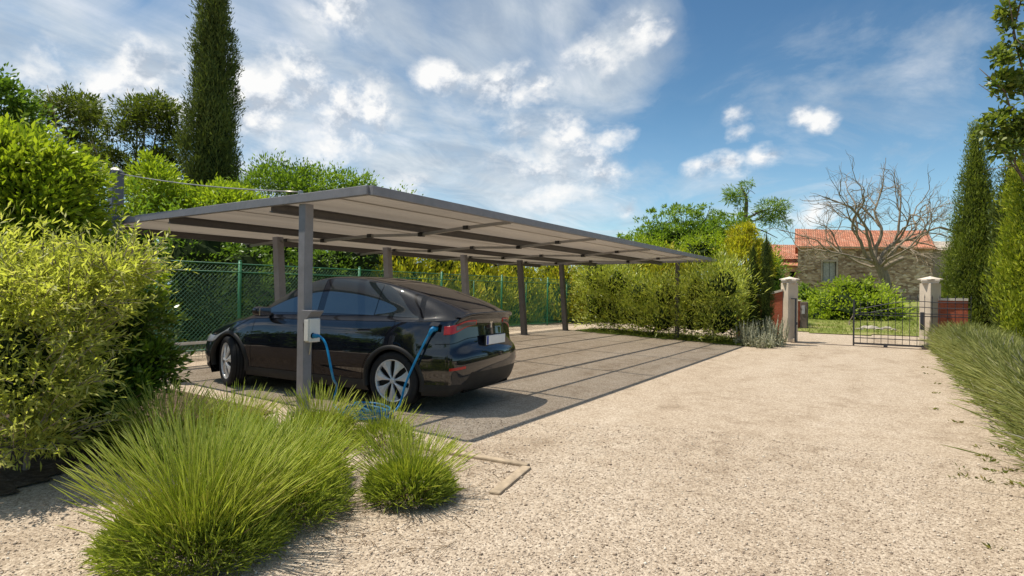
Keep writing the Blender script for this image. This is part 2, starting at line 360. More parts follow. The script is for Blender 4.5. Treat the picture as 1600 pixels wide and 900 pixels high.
def make_carport():
    t = thing('carport', 'long flat grey steel carport with a beige sheet canopy over the parking slabs', 'carport', (-7.7, 11.5, .1))
    for x, a, b in ((RX0, RY0, RY1), (RX1, RY0, RY1)):
        MB().bar((x, a, rz(x)-.05), (x, b, rz(x)-.05), .06, .10).build('roof_edge', M_steel, t, bevel=.006)
    for y in (RY0, RY1):
        MB().bar((RX0+.032, y, rz(RX0)-.045), (RX1-.032, y, rz(RX1)-.045), .055, .10).build('roof_edge', M_steel, t, bevel=.006)
    nx = 12; xs = np.linspace(RX0+.03, RX1-.03, nx); ys = np.linspace(RY0+.03, RY1-.03, 30)
    X, Y = np.meshgrid(xs, ys); Z = 2.53+.04*(X-RX0)/(RX1-RX0)-.022
    i = np.arange(X.size).reshape(X.shape)
    F = np.stack([i[:-1, :-1], i[:-1, 1:], i[1:, 1:], i[1:, :-1]], -1).reshape(-1, 4)
    so_ = link_mesh('canopy_sheet', np.stack([X, Y, Z], -1).reshape(-1, 3), F, canopy_mat(), t, smooth=True)
    BX = (-10.72, -8.5, -6.2)
    for x in BX:                                           # beams that run the length of the roof
        w = .07; z = rz(x)-.10
        MB().box((x, (RY0+RY1)/2, z+.05), (w, RY1-RY0-.07, .012)).box((x, (RY0+RY1)/2, z-.05), (w, RY1-RY0-.07, .012)).box((x, (RY0+RY1)/2, z), (.012, RY1-RY0-.07, .088)).build('beam', M_steel_dk, t)
    for x in (-9.6, -7.38, -5.35):                         # battens that hold the sheet down from above
        MB().box((x, (RY0+RY1)/2, rz(x)+.012), (.055, RY1-RY0-.08, .03)).build('batten', M_steel_dk, t)
    for k, y in enumerate(REAR_Y[1:-1]):                   # cross tubes at each bay, in short lengths with dark clamps
        pts = [(RX0+.05, y, rz(RX0)-.105), (-10.72, y, rz(-10.7)-.20), (-9.6, y+.03, rz(-9.6)-.13), (-8.5, y-.02, rz(-8.5)-.19), (-7.38, y+.03, rz(-7.38)-.15), (-6.2, y-.02, rz(-6.2)-.19), (-5.35, y+.03, rz(-5.35)-.12), (RX1-.05, y, rz(RX1)-.09)]
        mb = MB()
        for a, b in zip(pts[:-1], pts[1:]): mb.bar(a, b, .05, .045)
        mb.build('cross_tube', M_tube, t)
        for a in pts[1:-1]:
            MB().box(a, (.09, .075, .06)).build('tube_clamp', M_black_st, t)
    for k, y in enumerate(REAR_Y):
        x = REAR_X; z0 = float(hz(x, y))+PV; tx = x-.2
        if k == 0:                                         # the tall mast
            mb = MB().box((x-.1, y, (z0+3.2)/2), (.16, .16, 3.2-z0)); mb.build('mast', steel_mat('mast_steel', (.12, .125, .15)), t, bevel=.008)
            MB().lathe([(.113, 3.2), (.113, 3.22), (.03, 3.27), (.0, 3.27)], (x-.1, y, 0), 'z', 4).build('mast_cap', M_steel, t)
            continue
        mb = MB(); zt = rz(tx)-.06
        V = []
        for (cx_, z, w) in ((x, z0, .17), (tx, zt, .15)):
            V += [(cx_-w/2, y-.07, z), (cx_+w/2, y-.07, z), (cx_+w/2, y+.07, z), (cx_-w/2, y+.07, z)]
        mb.add(V, [[0, 3, 2, 1], [4, 5, 6, 7], [0, 1, 5, 4], [1, 2, 6, 5], [2, 3, 7, 6], [3, 0, 4, 7]])
        mb.build('rear_post', M_steel_dk if k > 3 else M_steel, t, bevel=.006)
        MB().box((x, y, z0+.006), (.28, .24, .012)).build('base_plate', M_steel_dk, t)
    for k, y in enumerate(FRONT_Y):
        x = FRONT_X; z0 = float(hz(x, y))
        MB().box((x, y-.0, (z0+rz(x)-.10)/2), (.115, .115, rz(x)-.10-z0)).build('front_post', M_steel if k == 0 else M_steel_dk, t, bevel=.006)
        MB().box((x, y, z0+.032), (.24, .24, .012)).build('base_plate', M_steel_dk, t)
    # stay cable from the mast to the roof edge above the front post
    a = np.array([REAR_X-.1, 4.2, 3.19]); b = np.array([FRONT_X, RY0, rz(FRONT_X)+.03]); s = np.linspace(0, 1, 14)[:, None]
    MB().tube(a+(b-a)*s-np.array([0, 0, .05])*(4*s*(1-s)), .008, 6).build('stay_cable', M_tube, t, smooth=True)
    MB().lathe([(.0, 0), (.03, 0), (.03, .04), (.0, .05)], (FRONT_X, RY0, rz(FRONT_X)), 'z', 10).build('cable_anchor', M_tube, t)
make_carport()
# ---------------------------------------------------------------- the black car
def noisy_dark(name, col, rough, spec=.4, bmp=.1, bscale=200):
    m, nt, out = mat(name); v = objco(nt); n = noise(nt, v, 6, 5, .6)
    c = ramp(nt, n, ((.3, tuple(x*.8 for x in col)), (.7, tuple(x*1.2 for x in col))))
    princ(nt, out, c, rough, 0, spec, normal=bump(nt, noise(nt, v, bscale, 3, .6), bmp, .003)); return m
def paint_mat():
    m, nt, out = mat('black_car_paint'); v = objco(nt)
    n = noise(nt, v, 2.2, 5, .6)
    c = ramp(nt, n, ((.3, (.005, .0065, .011)), (.7, (.009, .011, .017))))
    d = noise(nt, v, 7, 7, .7)                             # a thin film of road dust
    p = princ(nt, out, c, .3, 0, .05, coat=1.0, coat_ior=1.7)
    L(nt, math_n(nt, 'MULTIPLY_ADD', d, .03, -.006, clamp=True), p.inputs['Coat Roughness']); return m
def glass_mat(name, tint=(.006, .008, .009), ior=2.1):
    m, nt, out = mat(name); v = objco(nt); n = noise(nt, v, 3, 3)
    c = ramp(nt, n, ((.3, tint), (.7, tuple(x*1.4 for x in tint))))
    princ(nt, out, c, .02, 0, .5, ior=ior); return m
M_paint = paint_mat(); M_glass = glass_mat('tinted_car_glass', (.016, .024, .027), ior=2.25); M_roofglass = glass_mat('dark_roof_glass', (.006, .008, .013), ior=1.38)
M_clad = noisy_dark('matt_black_cladding', (.022, .021, .020), .55, .35)
M_tyre = noisy_dark('tyre_rubber', (.024, .024, .025), .8, .25, .3, 90)
M_seam = noisy_dark('door_gap', (.004, .004, .004), .8, .1)
M_alloy = simple_mat('silver_alloy', (.66, .66, .65), .34, .35, .5, .06, 12)
M_wheelgap = noisy_dark('wheel_gap_black', (.012, .012, .012), .6)
M_chrome = simple_mat('chrome', (.8, .8, .8), .12, 1.0, .5, .03)
def lamp_mat(name, col, rough=.12):
    m, nt, out = mat(name); v = objco(nt)
    c = ramp(nt, noise(nt, v, 30, 3), ((.3, tuple(x*.8 for x in col)), (.7, col)))
    princ(nt, out, c, rough, 0, .5, coat=.3); return m
M_red = lamp_mat('red_lens', (.50, .018, .016)); M_clear = lamp_mat('clear_lens', (.13, .11, .10)); M_headl = lamp_mat('headlamp_lens', (.30, .31, .33))
PHI = math.atan2(.35, 2.87)
Pr = gp(614, 640)
ux = np.array([math.cos(PHI), math.sin(PHI), 0.0]); uy = np.array([-math.sin(PHI), math.cos(PHI), 0])
CAR0 = Pr - 3.765*ux + .90*uy; CAR0[2] = 0
def car_build():
    g1, g2 = CAR0+.875*ux, CAR0+3.765*ux
    zf, zr = float(hz(g1[0], g1[1])), float(hz(g2[0], g2[1]))
    pitch = math.atan2(zf-zr, 2.89)
    car = thing('electric_car', 'shiny black electric crossover parked under the canopy with its blue charging cable plugged in', 'car', (CAR0[0], CAR0[1], zf+.875*math.tan(pitch)), rot=(0, pitch, PHI))
    ZT = ((.0, .70), (.08, .74), (.25, .84), (.5, .925), (.8, .995), (1.1, 1.06), (1.25, 1.105), (1.45, 1.21), (1.75, 1.395), (2.0, 1.512), (2.25, 1.588), (2.55, 1.624), (2.9, 1.617), (3.3, 1.57), (3.7, 1.487), (4.1, 1.38), (4.4, 1.285), (4.55, 1.228), (4.64, 1.195))
    ZE = ((.0, .68), (.3, .765), (.6, .87), (.875, .93), (1.2, .985), (1.6, 1.01), (2.5, 1.03), (3.2, 1.05), (3.765, 1.07), (4.2, 1.085), (4.5, 1.10), (4.64, 1.11))
    YE = ((.0, .75), (.08, .79), (.4, .845), (.875, .882), (1.5, .873), (2.5, .868), (3.2, .872), (3.765, .884), (4.1, .87), (4.4, .82), (4.64, .74))
    xf = np.linspace(0, 4.64, 465)
    def sm(tab, s=6):
        y = pchip(*zip(*tab), xf); k = np.exp(-.5*(np.arange(-3*s, 3*s+1)/s)**2); k /= k.sum()
        yp_ = np.concatenate([2*y[0]-y[3*s:0:-1], y, 2*y[-1]-y[-2:-3*s-2:-1]]); return np.convolve(yp_, k, 'valid')
    zt_, ze_, ye_ = sm(ZT), sm(ZE, 8), sm(YE, 8)
    zt = lambda X: np.interp(X, xf, zt_); ze = lambda X: np.interp(X, xf, ze_); ye = lambda X: np.interp(X, xf, ye_)
    X0, X1 = .08, 4.64
    def bowf(q): return 1-(1-np.clip(q, 0, 1)**2.4)**(1/2.4)
    def xact(X, q): return X+.36*bowf(q)*(1-smoothstep(X0, 1.75, X))-.22*bowf(q)*smoothstep(3.2, X1, X)
    qrt = sm(((0, .8), (1.0, .86), (1.3, .84), (1.7, .74), (2.2, .67), (3.3, .66), (4.0, .66), (4.64, .70)), 8)
    qr = lambda X: np.interp(X, xf, qrt)
    qh = np.linspace(0, 1, 400)
    gho = pchip((0, .2, .35, .5, .57, .62, .66, .69, .73, .80, .925, .95, .975, 1), (1, .997, .990, .979, .970, .959, .940, .895, .81, .605, .13, .07, .03, 0), qh)
    kk = np.exp(-.5*(np.arange(-12, 13)/4.)**2); kk /= kk.sum()
    gh2 = np.convolve(np.concatenate([gho[12:0:-1], gho, -gho[-2:-14:-1]]), kk, 'valid'); gho = gh2
    gbo = pchip((0, .3, .55, .75, .88, .95, 1), (1, .975, .90, .76, .52, .28, 0), qh)
    def Z(X, q):
        a = qr(X); qq = np.where(q < a, q*.66/a, .66+(q-a)*.34/(1-a))
        m = smoothstep(.95, 1.55, X)*(1-.55*smoothstep(4.2, 4.64, X))
        g = np.interp(qq, qh, gho)*m+np.interp(q, qh, gbo)*(1-m)
        return ze(X)+(zt(X)-ze(X))*g
    def S(X, q): return np.stack([xact(X, q), ye(X)*q, Z(X, q)], -1)
    # ---- belt: from the shoulder loop down to the sill
    tq = np.sin(np.linspace(0, np.pi/2, 60)); tq[-1] = 1
    xs = np.linspace(X0, X1, 430)
    top = np.concatenate([S(np.full(60, X0), tq), S(xs[1:-1], np.ones(428)), S(np.full(60, X1), tq[::-1])])
    d = np.gradient(top[:, :2], axis=0); nrm = np.stack([-d[:, 1], d[:, 0]], 1)*1.0
    nrm /= np.linalg.norm(nrm, axis=1)[:, None]
    if nrm[300, 1] < 0: nrm = -nrm
    k = np.exp(-.5*(np.arange(-24, 25)/8.)**2); k /= k.sum()
    padf = nrm[24:0:-1]*[1, -1]; padr = nrm[-2:-26:-1]*[1, -1]
    nn = np.stack([np.convolve(np.concatenate([padf[:, i], nrm[:, i], padr[:, i]]), k, 'valid') for i in (0, 1)], 1)
    nn /= np.linalg.norm(nn, axis=1)[:, None]
    wf = np.clip(-nn[:, 0], 0, 1)**2; wr = np.clip(nn[:, 0], 0, 1)**2; ws = nn[:, 1]**2
    nv = 110; v = np.linspace(0, 1, nv)
    bs = pchip((0, .05, .12, .22, .36, .5, .62, .72, .80, .86, .92, 1), (0, .024, .045, .064, .080, .089, .089, .076, .068, .070, .068, .04), v)
    br = pchip((0, .03, .07, .13, .28, .36, .41, .46, .52, .62, .75, .87, .94, 1), (0, -.006, -.03, -.036, -.022, -.005, .035, .085, .112, .120, .10, .06, .02, -.06), v)
    bf = pchip((0, .15, .4, .7, .9, 1), (0, .05, .085, .07, .03, -.04), v)
    def smv(y, s=2.5):
        kk = np.exp(-.5*(np.arange(-9, 10)/s)**2); kk /= kk.sum()
        return np.convolve(np.concatenate([2*y[0]-y[9:0:-1], y, 2*y[-1]-y[-2:-11:-1]]), kk, 'valid')
    bs, br, bf = smv(bs), smv(br, 1.6), smv(bf)
    zb = .19*wf+.20*ws+.25*wr
    off = wf[:, None]*bf+wr[:, None]*br+ws[:, None]*bs
    A = np.zeros((len(top), nv, 3)); A[..., :2] = top[:, None, :2]+nn[:, None, :]*off[..., None]
    A[..., 2] = top[:, None, 2]+(zb-top[:, 2])[:, None]*v
    HUBF, HUBR, HZ = .875, 3.765, .356
    nu = len(top); idx = np.arange(nu*nv).reshape(nu, nv)
    FA = np.stack([idx[:-1, :-1], idx[1:, :-1], idx[1:, 1:], idx[:-1, 1:]], -1).reshape(-1, 4)
    VA = A.reshape(-1, 3); cA = VA[FA].mean(1); uA = np.repeat(np.arange(nu-1), nv-1); vA = np.tile(v[:-1], nu-1)
    arch = ((cA[:, 0]-HUBF)**2+(cA[:, 2]-HZ)**2 < .395**2) | ((cA[:, 0]-HUBR)**2+(cA[:, 2]-HZ)**2 < .395**2)
    arch &= cA[:, 1] > .55
    wsq = ws[uA]; wrq = wr[uA]
    clad = (vA > .835+.0*wsq) & (wrq < .35) | ((wrq >= .35) & ((cA[:, 2] < .36) | ((cA[:, 2] < .50) & (np.abs(cA[:, 1]) < .60+(.50-cA[:, 2])*.5))))
    # ---- top: hood, roof, tailgate glass and side glass
    XB = np.concatenate([np.linspace(X0, X1, 430)]); QB = np.unique(np.concatenate([np.linspace(0, .5, 26), np.linspace(.5, 1, 80)]))
    B = S(XB[:, None]+0*QB, QB[None]+0*XB[:, None])
    ib = np.arange(B.shape[0]*B.shape[1]).reshape(B.shape[:2])
    FB = np.stack([ib[:-1, :-1], ib[1:, :-1], ib[1:, 1:], ib[:-1, 1:]], -1).reshape(-1, 4); VB = B.reshape(-1, 3)
    def mirror(V, F): return np.concatenate([V, V*[1, -1, 1]]), np.concatenate([F, F[:, ::-1]+len(V)])
    def clean(V, F):
        u = np.unique(F); r = np.full(len(V), -1); r[u] = np.arange(len(u)); return V[u], r[F]
    def patch(name, V, F, m, parent=car, mir=True):
        V, F = clean(V, F)
        if mir: V, F = mirror(V, F)
        o = link_mesh(name, V, F, m, parent, True, True)
        bm = bmesh.new(); bm.from_mesh(o.data); bmesh.ops.remove_doubles(bm, verts=bm.verts, dist=.0004); bmesh.ops.recalc_face_normals(bm, faces=bm.faces); bm.to_mesh(o.data); bm.free()
        o.data.polygons.foreach_set('use_smooth', np.ones(len(o.data.polygons), bool)); return o
    # side surface lookup y(x, z)
    side = A[60:-60].reshape(-1, 3)
    def ysurf(x, z):
        dd = (side[:, 0]-x)**2+(side[:, 2]-z)**2; j = np.argpartition(dd, 4)[:4]; w_ = 1/(dd[j]+1e-5); return float((side[j, 1]*w_).sum()/w_.sum())
    # ---- doors are panels of their own
    cx, cz = cA[:, 0], cA[:, 2]
    inside = (wsq > .8) & ~arch & ~clad
    rear_arch = (cx-HUBR)**2+(cz-HZ)**2
    fd = inside & (cx > 1.36) & (cx < 2.50) & (vA > .0)
    rd = inside & (cx > 2.50) & (cx < 3.50+.25*np.clip((cz-.75)/.25, 0, 1)) & (rear_arch > .46**2)
    paint = ~arch & ~clad & ~fd & ~rd
    body = patch('body', np.concatenate([VA, VB]), np.concatenate([FA[paint], FB+len(VA)]), M_paint)
    patch('lower_cladding', VA, FA[clad & ~arch], M_clad)
    for sgn in (-1, 1):
        for nm, sel, xr in (('front_door', fd, (1.36, 2.50)), ('rear_door', rd, (2.50, 3.5))):
            V, F = clean(VA, FA[sel]); V = V*[1, sgn, 1]; F = F if sgn > 0 else F[:, ::-1]
            dr = link_mesh(nm, V, F, M_paint, car, True, True)
            # shut line round the panel
            bm = bmesh.new(); bm.from_mesh(dr.data); bm.edges.ensure_lookup_table()
            E = [(np.array(e.verts[0].co), np.array(e.verts[1].co)) for e in bm.edges if e.is_boundary]; bm.free()
            Vs, Fs = [], []
            for a, b in E:
                o_ = np.array([0, sgn*.0012, 0]); t_ = b-a; t_ /= np.linalg.norm(t_)+1e-9; s_ = np.cross(t_, [0, sgn, 0])*.0028
                n_ = len(Vs); Vs += [a+s_+o_, b+s_+o_, b-s_+o_, a-s_+o_]; Fs.append([n_, n_+1, n_+2, n_+3])
            g = link_mesh('door_gap', np.array(Vs), np.array(Fs), M_seam, dr, True)
            hx = xr[1]-.22 if nm == 'front_door' else 3.30
            P = [(hx+i*.022-.10, sgn*(ysurf(hx, .94)+.002), .94+.002*i) for i in range(10)]
            MB().bar(P[0], P[-1], .010, .024, (0, 0, 1)).build('handle', M_paint, dr, True, bevel=.004)
    # ---- glazing, laid a few millimetres proud of the shell
    def glaze(name, Xa, Xb, qa, qb, m, off, parent=car, n1=60, n2=24, sgn=None):
        Xg = np.linspace(Xa, Xb, n1)[:, None]; t = np.linspace(0, 1, n2)[None]
        qg = qa(Xg)+(qb(Xg)-qa(Xg))*t; Xg = Xg+0*qg
        P = S(Xg, np.abs(qg)); P[..., 1] *= np.sign(qg+1e-9)
        nx = np.cross(np.gradient(P, axis=0), np.gradient(P, axis=1)); nx /= np.linalg.norm(nx, axis=-1)[..., None]+1e-9
        out_ = P-np.array([2.5, 0, .7]); fl = np.sign((nx*out_).sum(-1)); nx *= fl[..., None]
        P = P+nx*off
        if sgn is not None: P[..., 1] *= sgn
        i = np.arange(n1*n2).reshape(n1, n2)
        F = np.stack([i[:-1, :-1], i[1:, :-1], i[1:, 1:], i[:-1, 1:]], -1).reshape(-1, 4)
        o = link_mesh(name, P.reshape(-1, 3), F, m, parent, True, True)
        bm = bmesh.new(); bm.from_mesh(o.data); bmesh.ops.recalc_face_normals(bm, faces=bm.faces); bm.to_mesh(o.data); bm.free()
        return o
    c_ = lambda v: (lambda X: v+0*X)
    qt = lambda X: qr(X)+.018
    qbelt = lambda X: .922+0*X
    for sgn in (-1, 1):
        glaze('side_window', 1.50, 2.40, qt, qbelt, M_glass, .003, sgn=sgn)
        glaze('side_window', 2.51, 3.36, qt, qbelt, M_glass, .003, sgn=sgn)
        glaze('side_window', 3.375, 4.10, lambda X: qt(X)+(.912-qt(X))*smoothstep(3.40, 4.16, X)**.9, qbelt, M_glass, .003, sgn=sgn)
    glaze('windscreen', 1.28, 1.98, lambda X: -(qr(X)-.05), lambda X: qr(X)-.05, M_roofglass, .002, n2=40)
    glaze('roof_glass', 2.02, 3.40, lambda X: -(qr(X)-.10), lambda X: qr(X)-.10, M_roofglass, .002, n2=40)
    glaze('rear_window', 3.48, 4.50, lambda X: -(qr(X)-.09-.03*smoothstep(4.2, 4.5, X)), lambda X: qr(X)-.09-.03*smoothstep(4.2, 4.5, X), M_roofglass, .002, n2=40)
    # ---- spoiler lip along the tail
    q = np.linspace(-1, 1, 61)*.93; P = S(np.full(61, X1), np.abs(q)); P[:, 1] *= np.sign(q+1e-9)
    lip = []
    for p in P: lip += [p+[-.05, 0, .018], p+[.035, 0, .022], p+[.045, 0, .012], p+[.0, 0, -.02]]
    F = [[i*4+j, i*4+(j+1) % 4, (i+1)*4+(j+1) % 4, (i+1)*4+j] for i in range(60) for j in range(4)]
    link_mesh('spoiler', np.array(lip), F, M_paint, car, True, True)
    # ---- lamps and reflectors on the belt surface
    def onA(uu, vv, off=0.0, sgn=1):
        uu = np.asarray(uu, float); vv = np.asarray(vv, float)
        i0 = np.clip(np.floor(uu).astype(int), 0, nu-2); fu = (uu-i0)[..., None]; vf = vv*(nv-1); j0 = np.clip(np.floor(vf).astype(int), 0, nv-2); fv = (vf-j0)[..., None]
        P = A[i0, j0]*(1-fu)*(1-fv)+A[i0+1, j0]*fu*(1-fv)+A[i0, j0+1]*(1-fu)*fv+A[i0+1, j0+1]*fu*fv
        n_ = nn[i0]*(1-fu)+nn[i0+1]*fu
        P[..., :2] += n_*off; P[..., 1] *= sgn; return P
    def strip(name, u0, u1, va, vb, m, off, sgn, parent=car, n1=40, n2=8, thick=.012):
        uu = np.linspace(u0, u1, n1)[:, None]; t = np.linspace(0, 1, n2)[None]; s_ = (uu-u0)/(u1-u0)
        vv = va(s_)+(vb(s_)-va(s_))*t; uu = uu+0*t
        P = onA(uu, vv, off, sgn); Q = onA(uu, vv, off-thick, sgn)
        i = np.arange(n1*n2).reshape(n1, n2); F = np.stack([i[:-1, :-1], i[1:, :-1], i[1:, 1:], i[:-1, 1:]], -1).reshape(-1, 4)
        lp = np.concatenate([i[0, :], i[1:, -1], i[-1, -2::-1], i[-2:0:-1, 0]]); n_ = n1*n2; kq = np.arange(len(lp))
        F2 = np.stack([lp, lp[(kq+1) % len(lp)], n_+lp[(kq+1) % len(lp)], n_+lp], 1)
        o = link_mesh(name, np.concatenate([P.reshape(-1, 3), Q.reshape(-1, 3)]), np.concatenate([F, F2]), m, parent, True, True)
        bm = bmesh.new(); bm.from_mesh(o.data); bmesh.ops.recalc_face_normals(bm, faces=bm.faces); bm.to_mesh(o.data); bm.free(); return o
    uside = lambda x: 60+(x-X0)/(X1-X0)*429-1
    urear = nu-60
    for sgn in (-1, 1):
        a, b = uside(4.60), urear+40
        tl = strip('tail_light', a, b, lambda s: .045+.03*(1-s)**3+.035*s, lambda s: .185-.045*s**1.3, M_red, .006, sgn, n1=60, n2=12)
        strip('lamp_core', a+(b-a)*.36, a+(b-a)*.97, lambda s: .088+.012*s, lambda s: .150-.010*s, M_clear, .010, sgn, tl)
        strip('headlight', 26, uside(.55), lambda s: .03+.0*s, lambda s: .12+.14*(1-s), M_headl, .004, sgn)
        strip('reflector', urear+4, urear+20, lambda s: .62+0*s, lambda s: .655+0*s, M_red, .006, sgn)
        strip('tailgate_gap', uside(4.50), nu-1.01, lambda s: .30-.0*s, lambda s: .307-.0*s, M_seam, .0015, sgn, thick=.001)
        strip('bumper_gap', uside(4.14), nu-1.01, lambda s: .53+0*s, lambda s: .537+0*s, M_seam, .0015, sgn, thick=.001)
    # ---- number plate, emblem
    zp = .86; xp = max(float(np.interp(zp+e_, A[-1, ::-1, 2], A[-1, ::-1, 0])) for e_ in (-.055, -.03, 0, .03, .055))+.008
    pl = MB().box((xp, 0, zp), (.012, .52, .115)).build('number_plate', simple_mat('plate_white', (.72, .72, .70), .4, 0, .5, .06, 20), car, True, bevel=.004)
    MB().box((xp+.004, -.235, zp), (.010, .045, .105)).build('blue_band', simple_mat('plate_blue', (.03, .07, .35), .4), pl, True)
    MB().box((xp-.016, 0, zp), (.024, .54, .135)).build('plate_recess', M_clad, car, True, bevel=.004)
    ze2 = 1.045; xe = float(np.interp(ze2, A[-1, ::-1, 2], A[-1, ::-1, 0]))+.004
    em = MB()
    for (y0, y1, z0, z1) in ((-.034, .034, .030, .040), (-.030, .030, .018, .028), (-.008, .008, -.040, .020)):
        em.box((xe, (y0+y1)/2, ze2+(z0+z1)/2), (.008, y1-y0, z1-z0))
    em.build('emblem', M_chrome, car, True)
    # ---- mirrors
    for sgn in (-1, 1):
        Vm, Fm = [], []
        n1, n2 = 14, 20
        for i in range(n1):
            th = np.pi*i/(n1-1)
            for j in range(n2):
                ph = 2*np.pi*j/n2
                x, y, z = np.cos(th), np.sin(th)*np.cos(ph), np.sin(th)*np.sin(ph)
                Vm.append((1.60+.085*np.sign(x)*abs(x)**.8, sgn*(1.005+.125*np.sign(y)*abs(y)**.75), 1.10+.07*np.sign(z)*abs(z)**.7+.01*y))
        Fm = [[i*n2+j, i*n2+(j+1) % n2, (i+1)*n2+(j+1) % n2, (i+1)*n2+j] for i in range(n1-1) for j in range(n2)]
        mr = link_mesh('mirror', np.array(Vm), Fm, M_paint, car, True, True)
        MB().box((1.682, sgn*1.01, 1.102), (.008, .19, .105)).build('mirror_glass', M_chrome, mr, True, bevel=.003)
        MB().bar((1.585, sgn*.80, 1.055), (1.60, sgn*.95, 1.06), .07, .035).build('mirror_arm', M_clad, mr, True, bevel=.01)
    # ---- wheels
    def wheel(hx, sgn, steer=0):
        y0 = sgn*.82
        w = thing('wheel', None, None); w.parent = car
        w.location = (hx, y0, HZ); w.rotation_euler = (0, 0, steer)
        tp = [(.252, -.11), (.262, -.118), (.30, -.126), (.332, -.122), (.348, -.108), (.354, -.085), (.3555, -.04), (.356, 0), (.3555, .04), (.354, .085), (.348, .108), (.332, .122), (.30, .126), (.262, .118), (.252, .11)]
        m = MB().lathe([(r, h) for r, h in tp], (0, 0, 0), 'y', 64, close=True); ty = m.build('tyre', M_tyre, w, True, smooth=True)
        g = MB()
        for yy in (-.06, -.02, .02, .06): g.lathe([(.3545, yy-.004), (.3568, yy-.003), (.3568, yy+.003), (.3545, yy+.004)], (0, 0, 0), 'y', 64)
        g.build('tread_groove', M_seam, ty, True)
        fy = sgn*.112
        rm = MB().lathe([(.262, fy-sgn*.20), (.245, fy-sgn*.06), (.238, fy-sgn*.02), (.247, fy-sgn*.002), (.258, fy+sgn*.004), (.265, fy-sgn*.006)], (0, 0, 0), 'y', 64).build('rim', M_alloy, w, True, smooth=True)
        MB().lathe([(.0, fy-sgn*.055), (.243, fy-sgn*.055)], (0, 0, 0), 'y', 48).build('wheel_back', M_wheelgap, w, True)
        sp = MB()
        for k_ in range(7):
            a0 = 2*np.pi*k_/7+.25
            prof = [(.03, -.24, .24, .012), (.075, -.16, .20, .016), (.15, -.215, .245, .010), (.205, -.275, .305, .002), (.246, -.335, .345, -.004)]
            V = []
            for (r, a1, a2, dy) in prof:
                for a in (a1*.98, (a1+a2)/2, a2*.98):
                    rid = .010 if a == (a1+a2)/2 else 0
                    for th in (0, -.02):
                        V.append((r*np.cos(a0+a), fy-sgn*.012+sgn*(dy+rid+th), r*np.sin(a0+a)))
            F = []
            for i in range(4):
                for j in range(2):
                    b_ = i*6+j*2; F += [[b_, b_+6, b_+8, b_+2], [b_+1, b_+3, b_+9, b_+7]]
                F += [[i*6, i*6+1, i*6+7, i*6+6], [i*6+4, i*6+10, i*6+11, i*6+5]]
            sp.add(V, F)
        sp.build('spokes', M_alloy, w, True)
        MB().lathe([(.0, fy+sgn*.012), (.026, fy+sgn*.011), (.036, fy+sgn*.004), (.04, fy-sgn*.02)], (0, 0, 0), 'y', 24).build('hub_cap', M_alloy, w, True, smooth=True)
        return w
    wheel(HUBR, -1); wheel(HUBR, 1); wheel(HUBF, -1, -.42); wheel(HUBF, 1, -.42)
    # ---- arches and liners
    for hx in (HUBF, HUBR):
        for sgn in (-1, 1):
            a = np.linspace(math.radians(-14), math.radians(194), 60)
            prof = []
            for ri, o_ in ((.383, -.05), (.383, .016), (.40, .020), (.425, .017), (.437, -.004)):
                prof.append([(hx+ri*np.cos(t), sgn*(ysurf(hx+max(ri, .405)*np.cos(t), max(HZ+max(ri, .405)*np.sin(t), .24))+o_), HZ+ri*np.sin(t)) for t in a])
            Pp = np.array(prof)
            for q_ in range(len(Pp)):                      # even out the sampled surface
                yv = Pp[q_, :, 1]; kk = np.ones(7)/7; Pp[q_, :, 1] = np.convolve(np.concatenate([[yv[0]]*3, yv, [yv[-1]]*3]), kk, 'valid')
            n1, n2 = Pp.shape[:2]; i = np.arange(n1*n2).reshape(n1, n2)
            F = np.stack([i[:-1, :-1], i[1:, :-1], i[1:, 1:], i[:-1, 1:]], -1).reshape(-1, 4)
            o = link_mesh('wheel_arch_trim', Pp.reshape(-1, 3), F, M_clad, car, True, True)
            bm = bmesh.new(); bm.from_mesh(o.data); bmesh.ops.recalc_face_normals(bm, faces=bm.faces); bm.to_mesh(o.data); bm.free()
            al = np.linspace(-.5, math.pi+.5, 30)
            V = [(hx+.41*np.cos(t), sgn*yy, HZ+.41*np.sin(t)) for yy in (.5, .905) for t in al]
            F = [[j, j+1, 31+j, 30+j] for j in range(29)]
            V.append((hx, sgn*.5, HZ)); F += [[j, j+1, 60] for j in range(29)]
            link_mesh('wheel_liner', np.array(V), F, M_seam, car, True)
    mb = MB(); mb.box((2.32, 0, .21), (2.1, 1.72, .06)); mb.box((.45, 0, .22), (.35, 1.1, .06)); mb.box((4.3, 0, .27), (.55, 1.2, .06)); mb.box((2.3, 0, .3), (3.9, .96, .12))
    mb.build('underbody', M_seam, car, True)
    # ---- charge flap behind the near side tail lamp
    fx, fz = 4.30, 1.015
    yb = -(ysurf(fx, fz)+.004)
    pt = MB().box((fx, yb, fz), (.13, .008, .075)).build('charge_port', M_seam, car, True, bevel=.01)
    MB().box((fx+.005, yb-.035, fz+.052), (.125, .075, .008), [[1, 0, 0], [0, .82, -.57], [0, .57, .82]]).build('port_flap', M_paint, pt, True, bevel=.003)
    bpy.context.view_layer.update()
    return car, np.array(car.matrix_world @ Vector((fx, yb, fz)))
car, PORT = car_build()
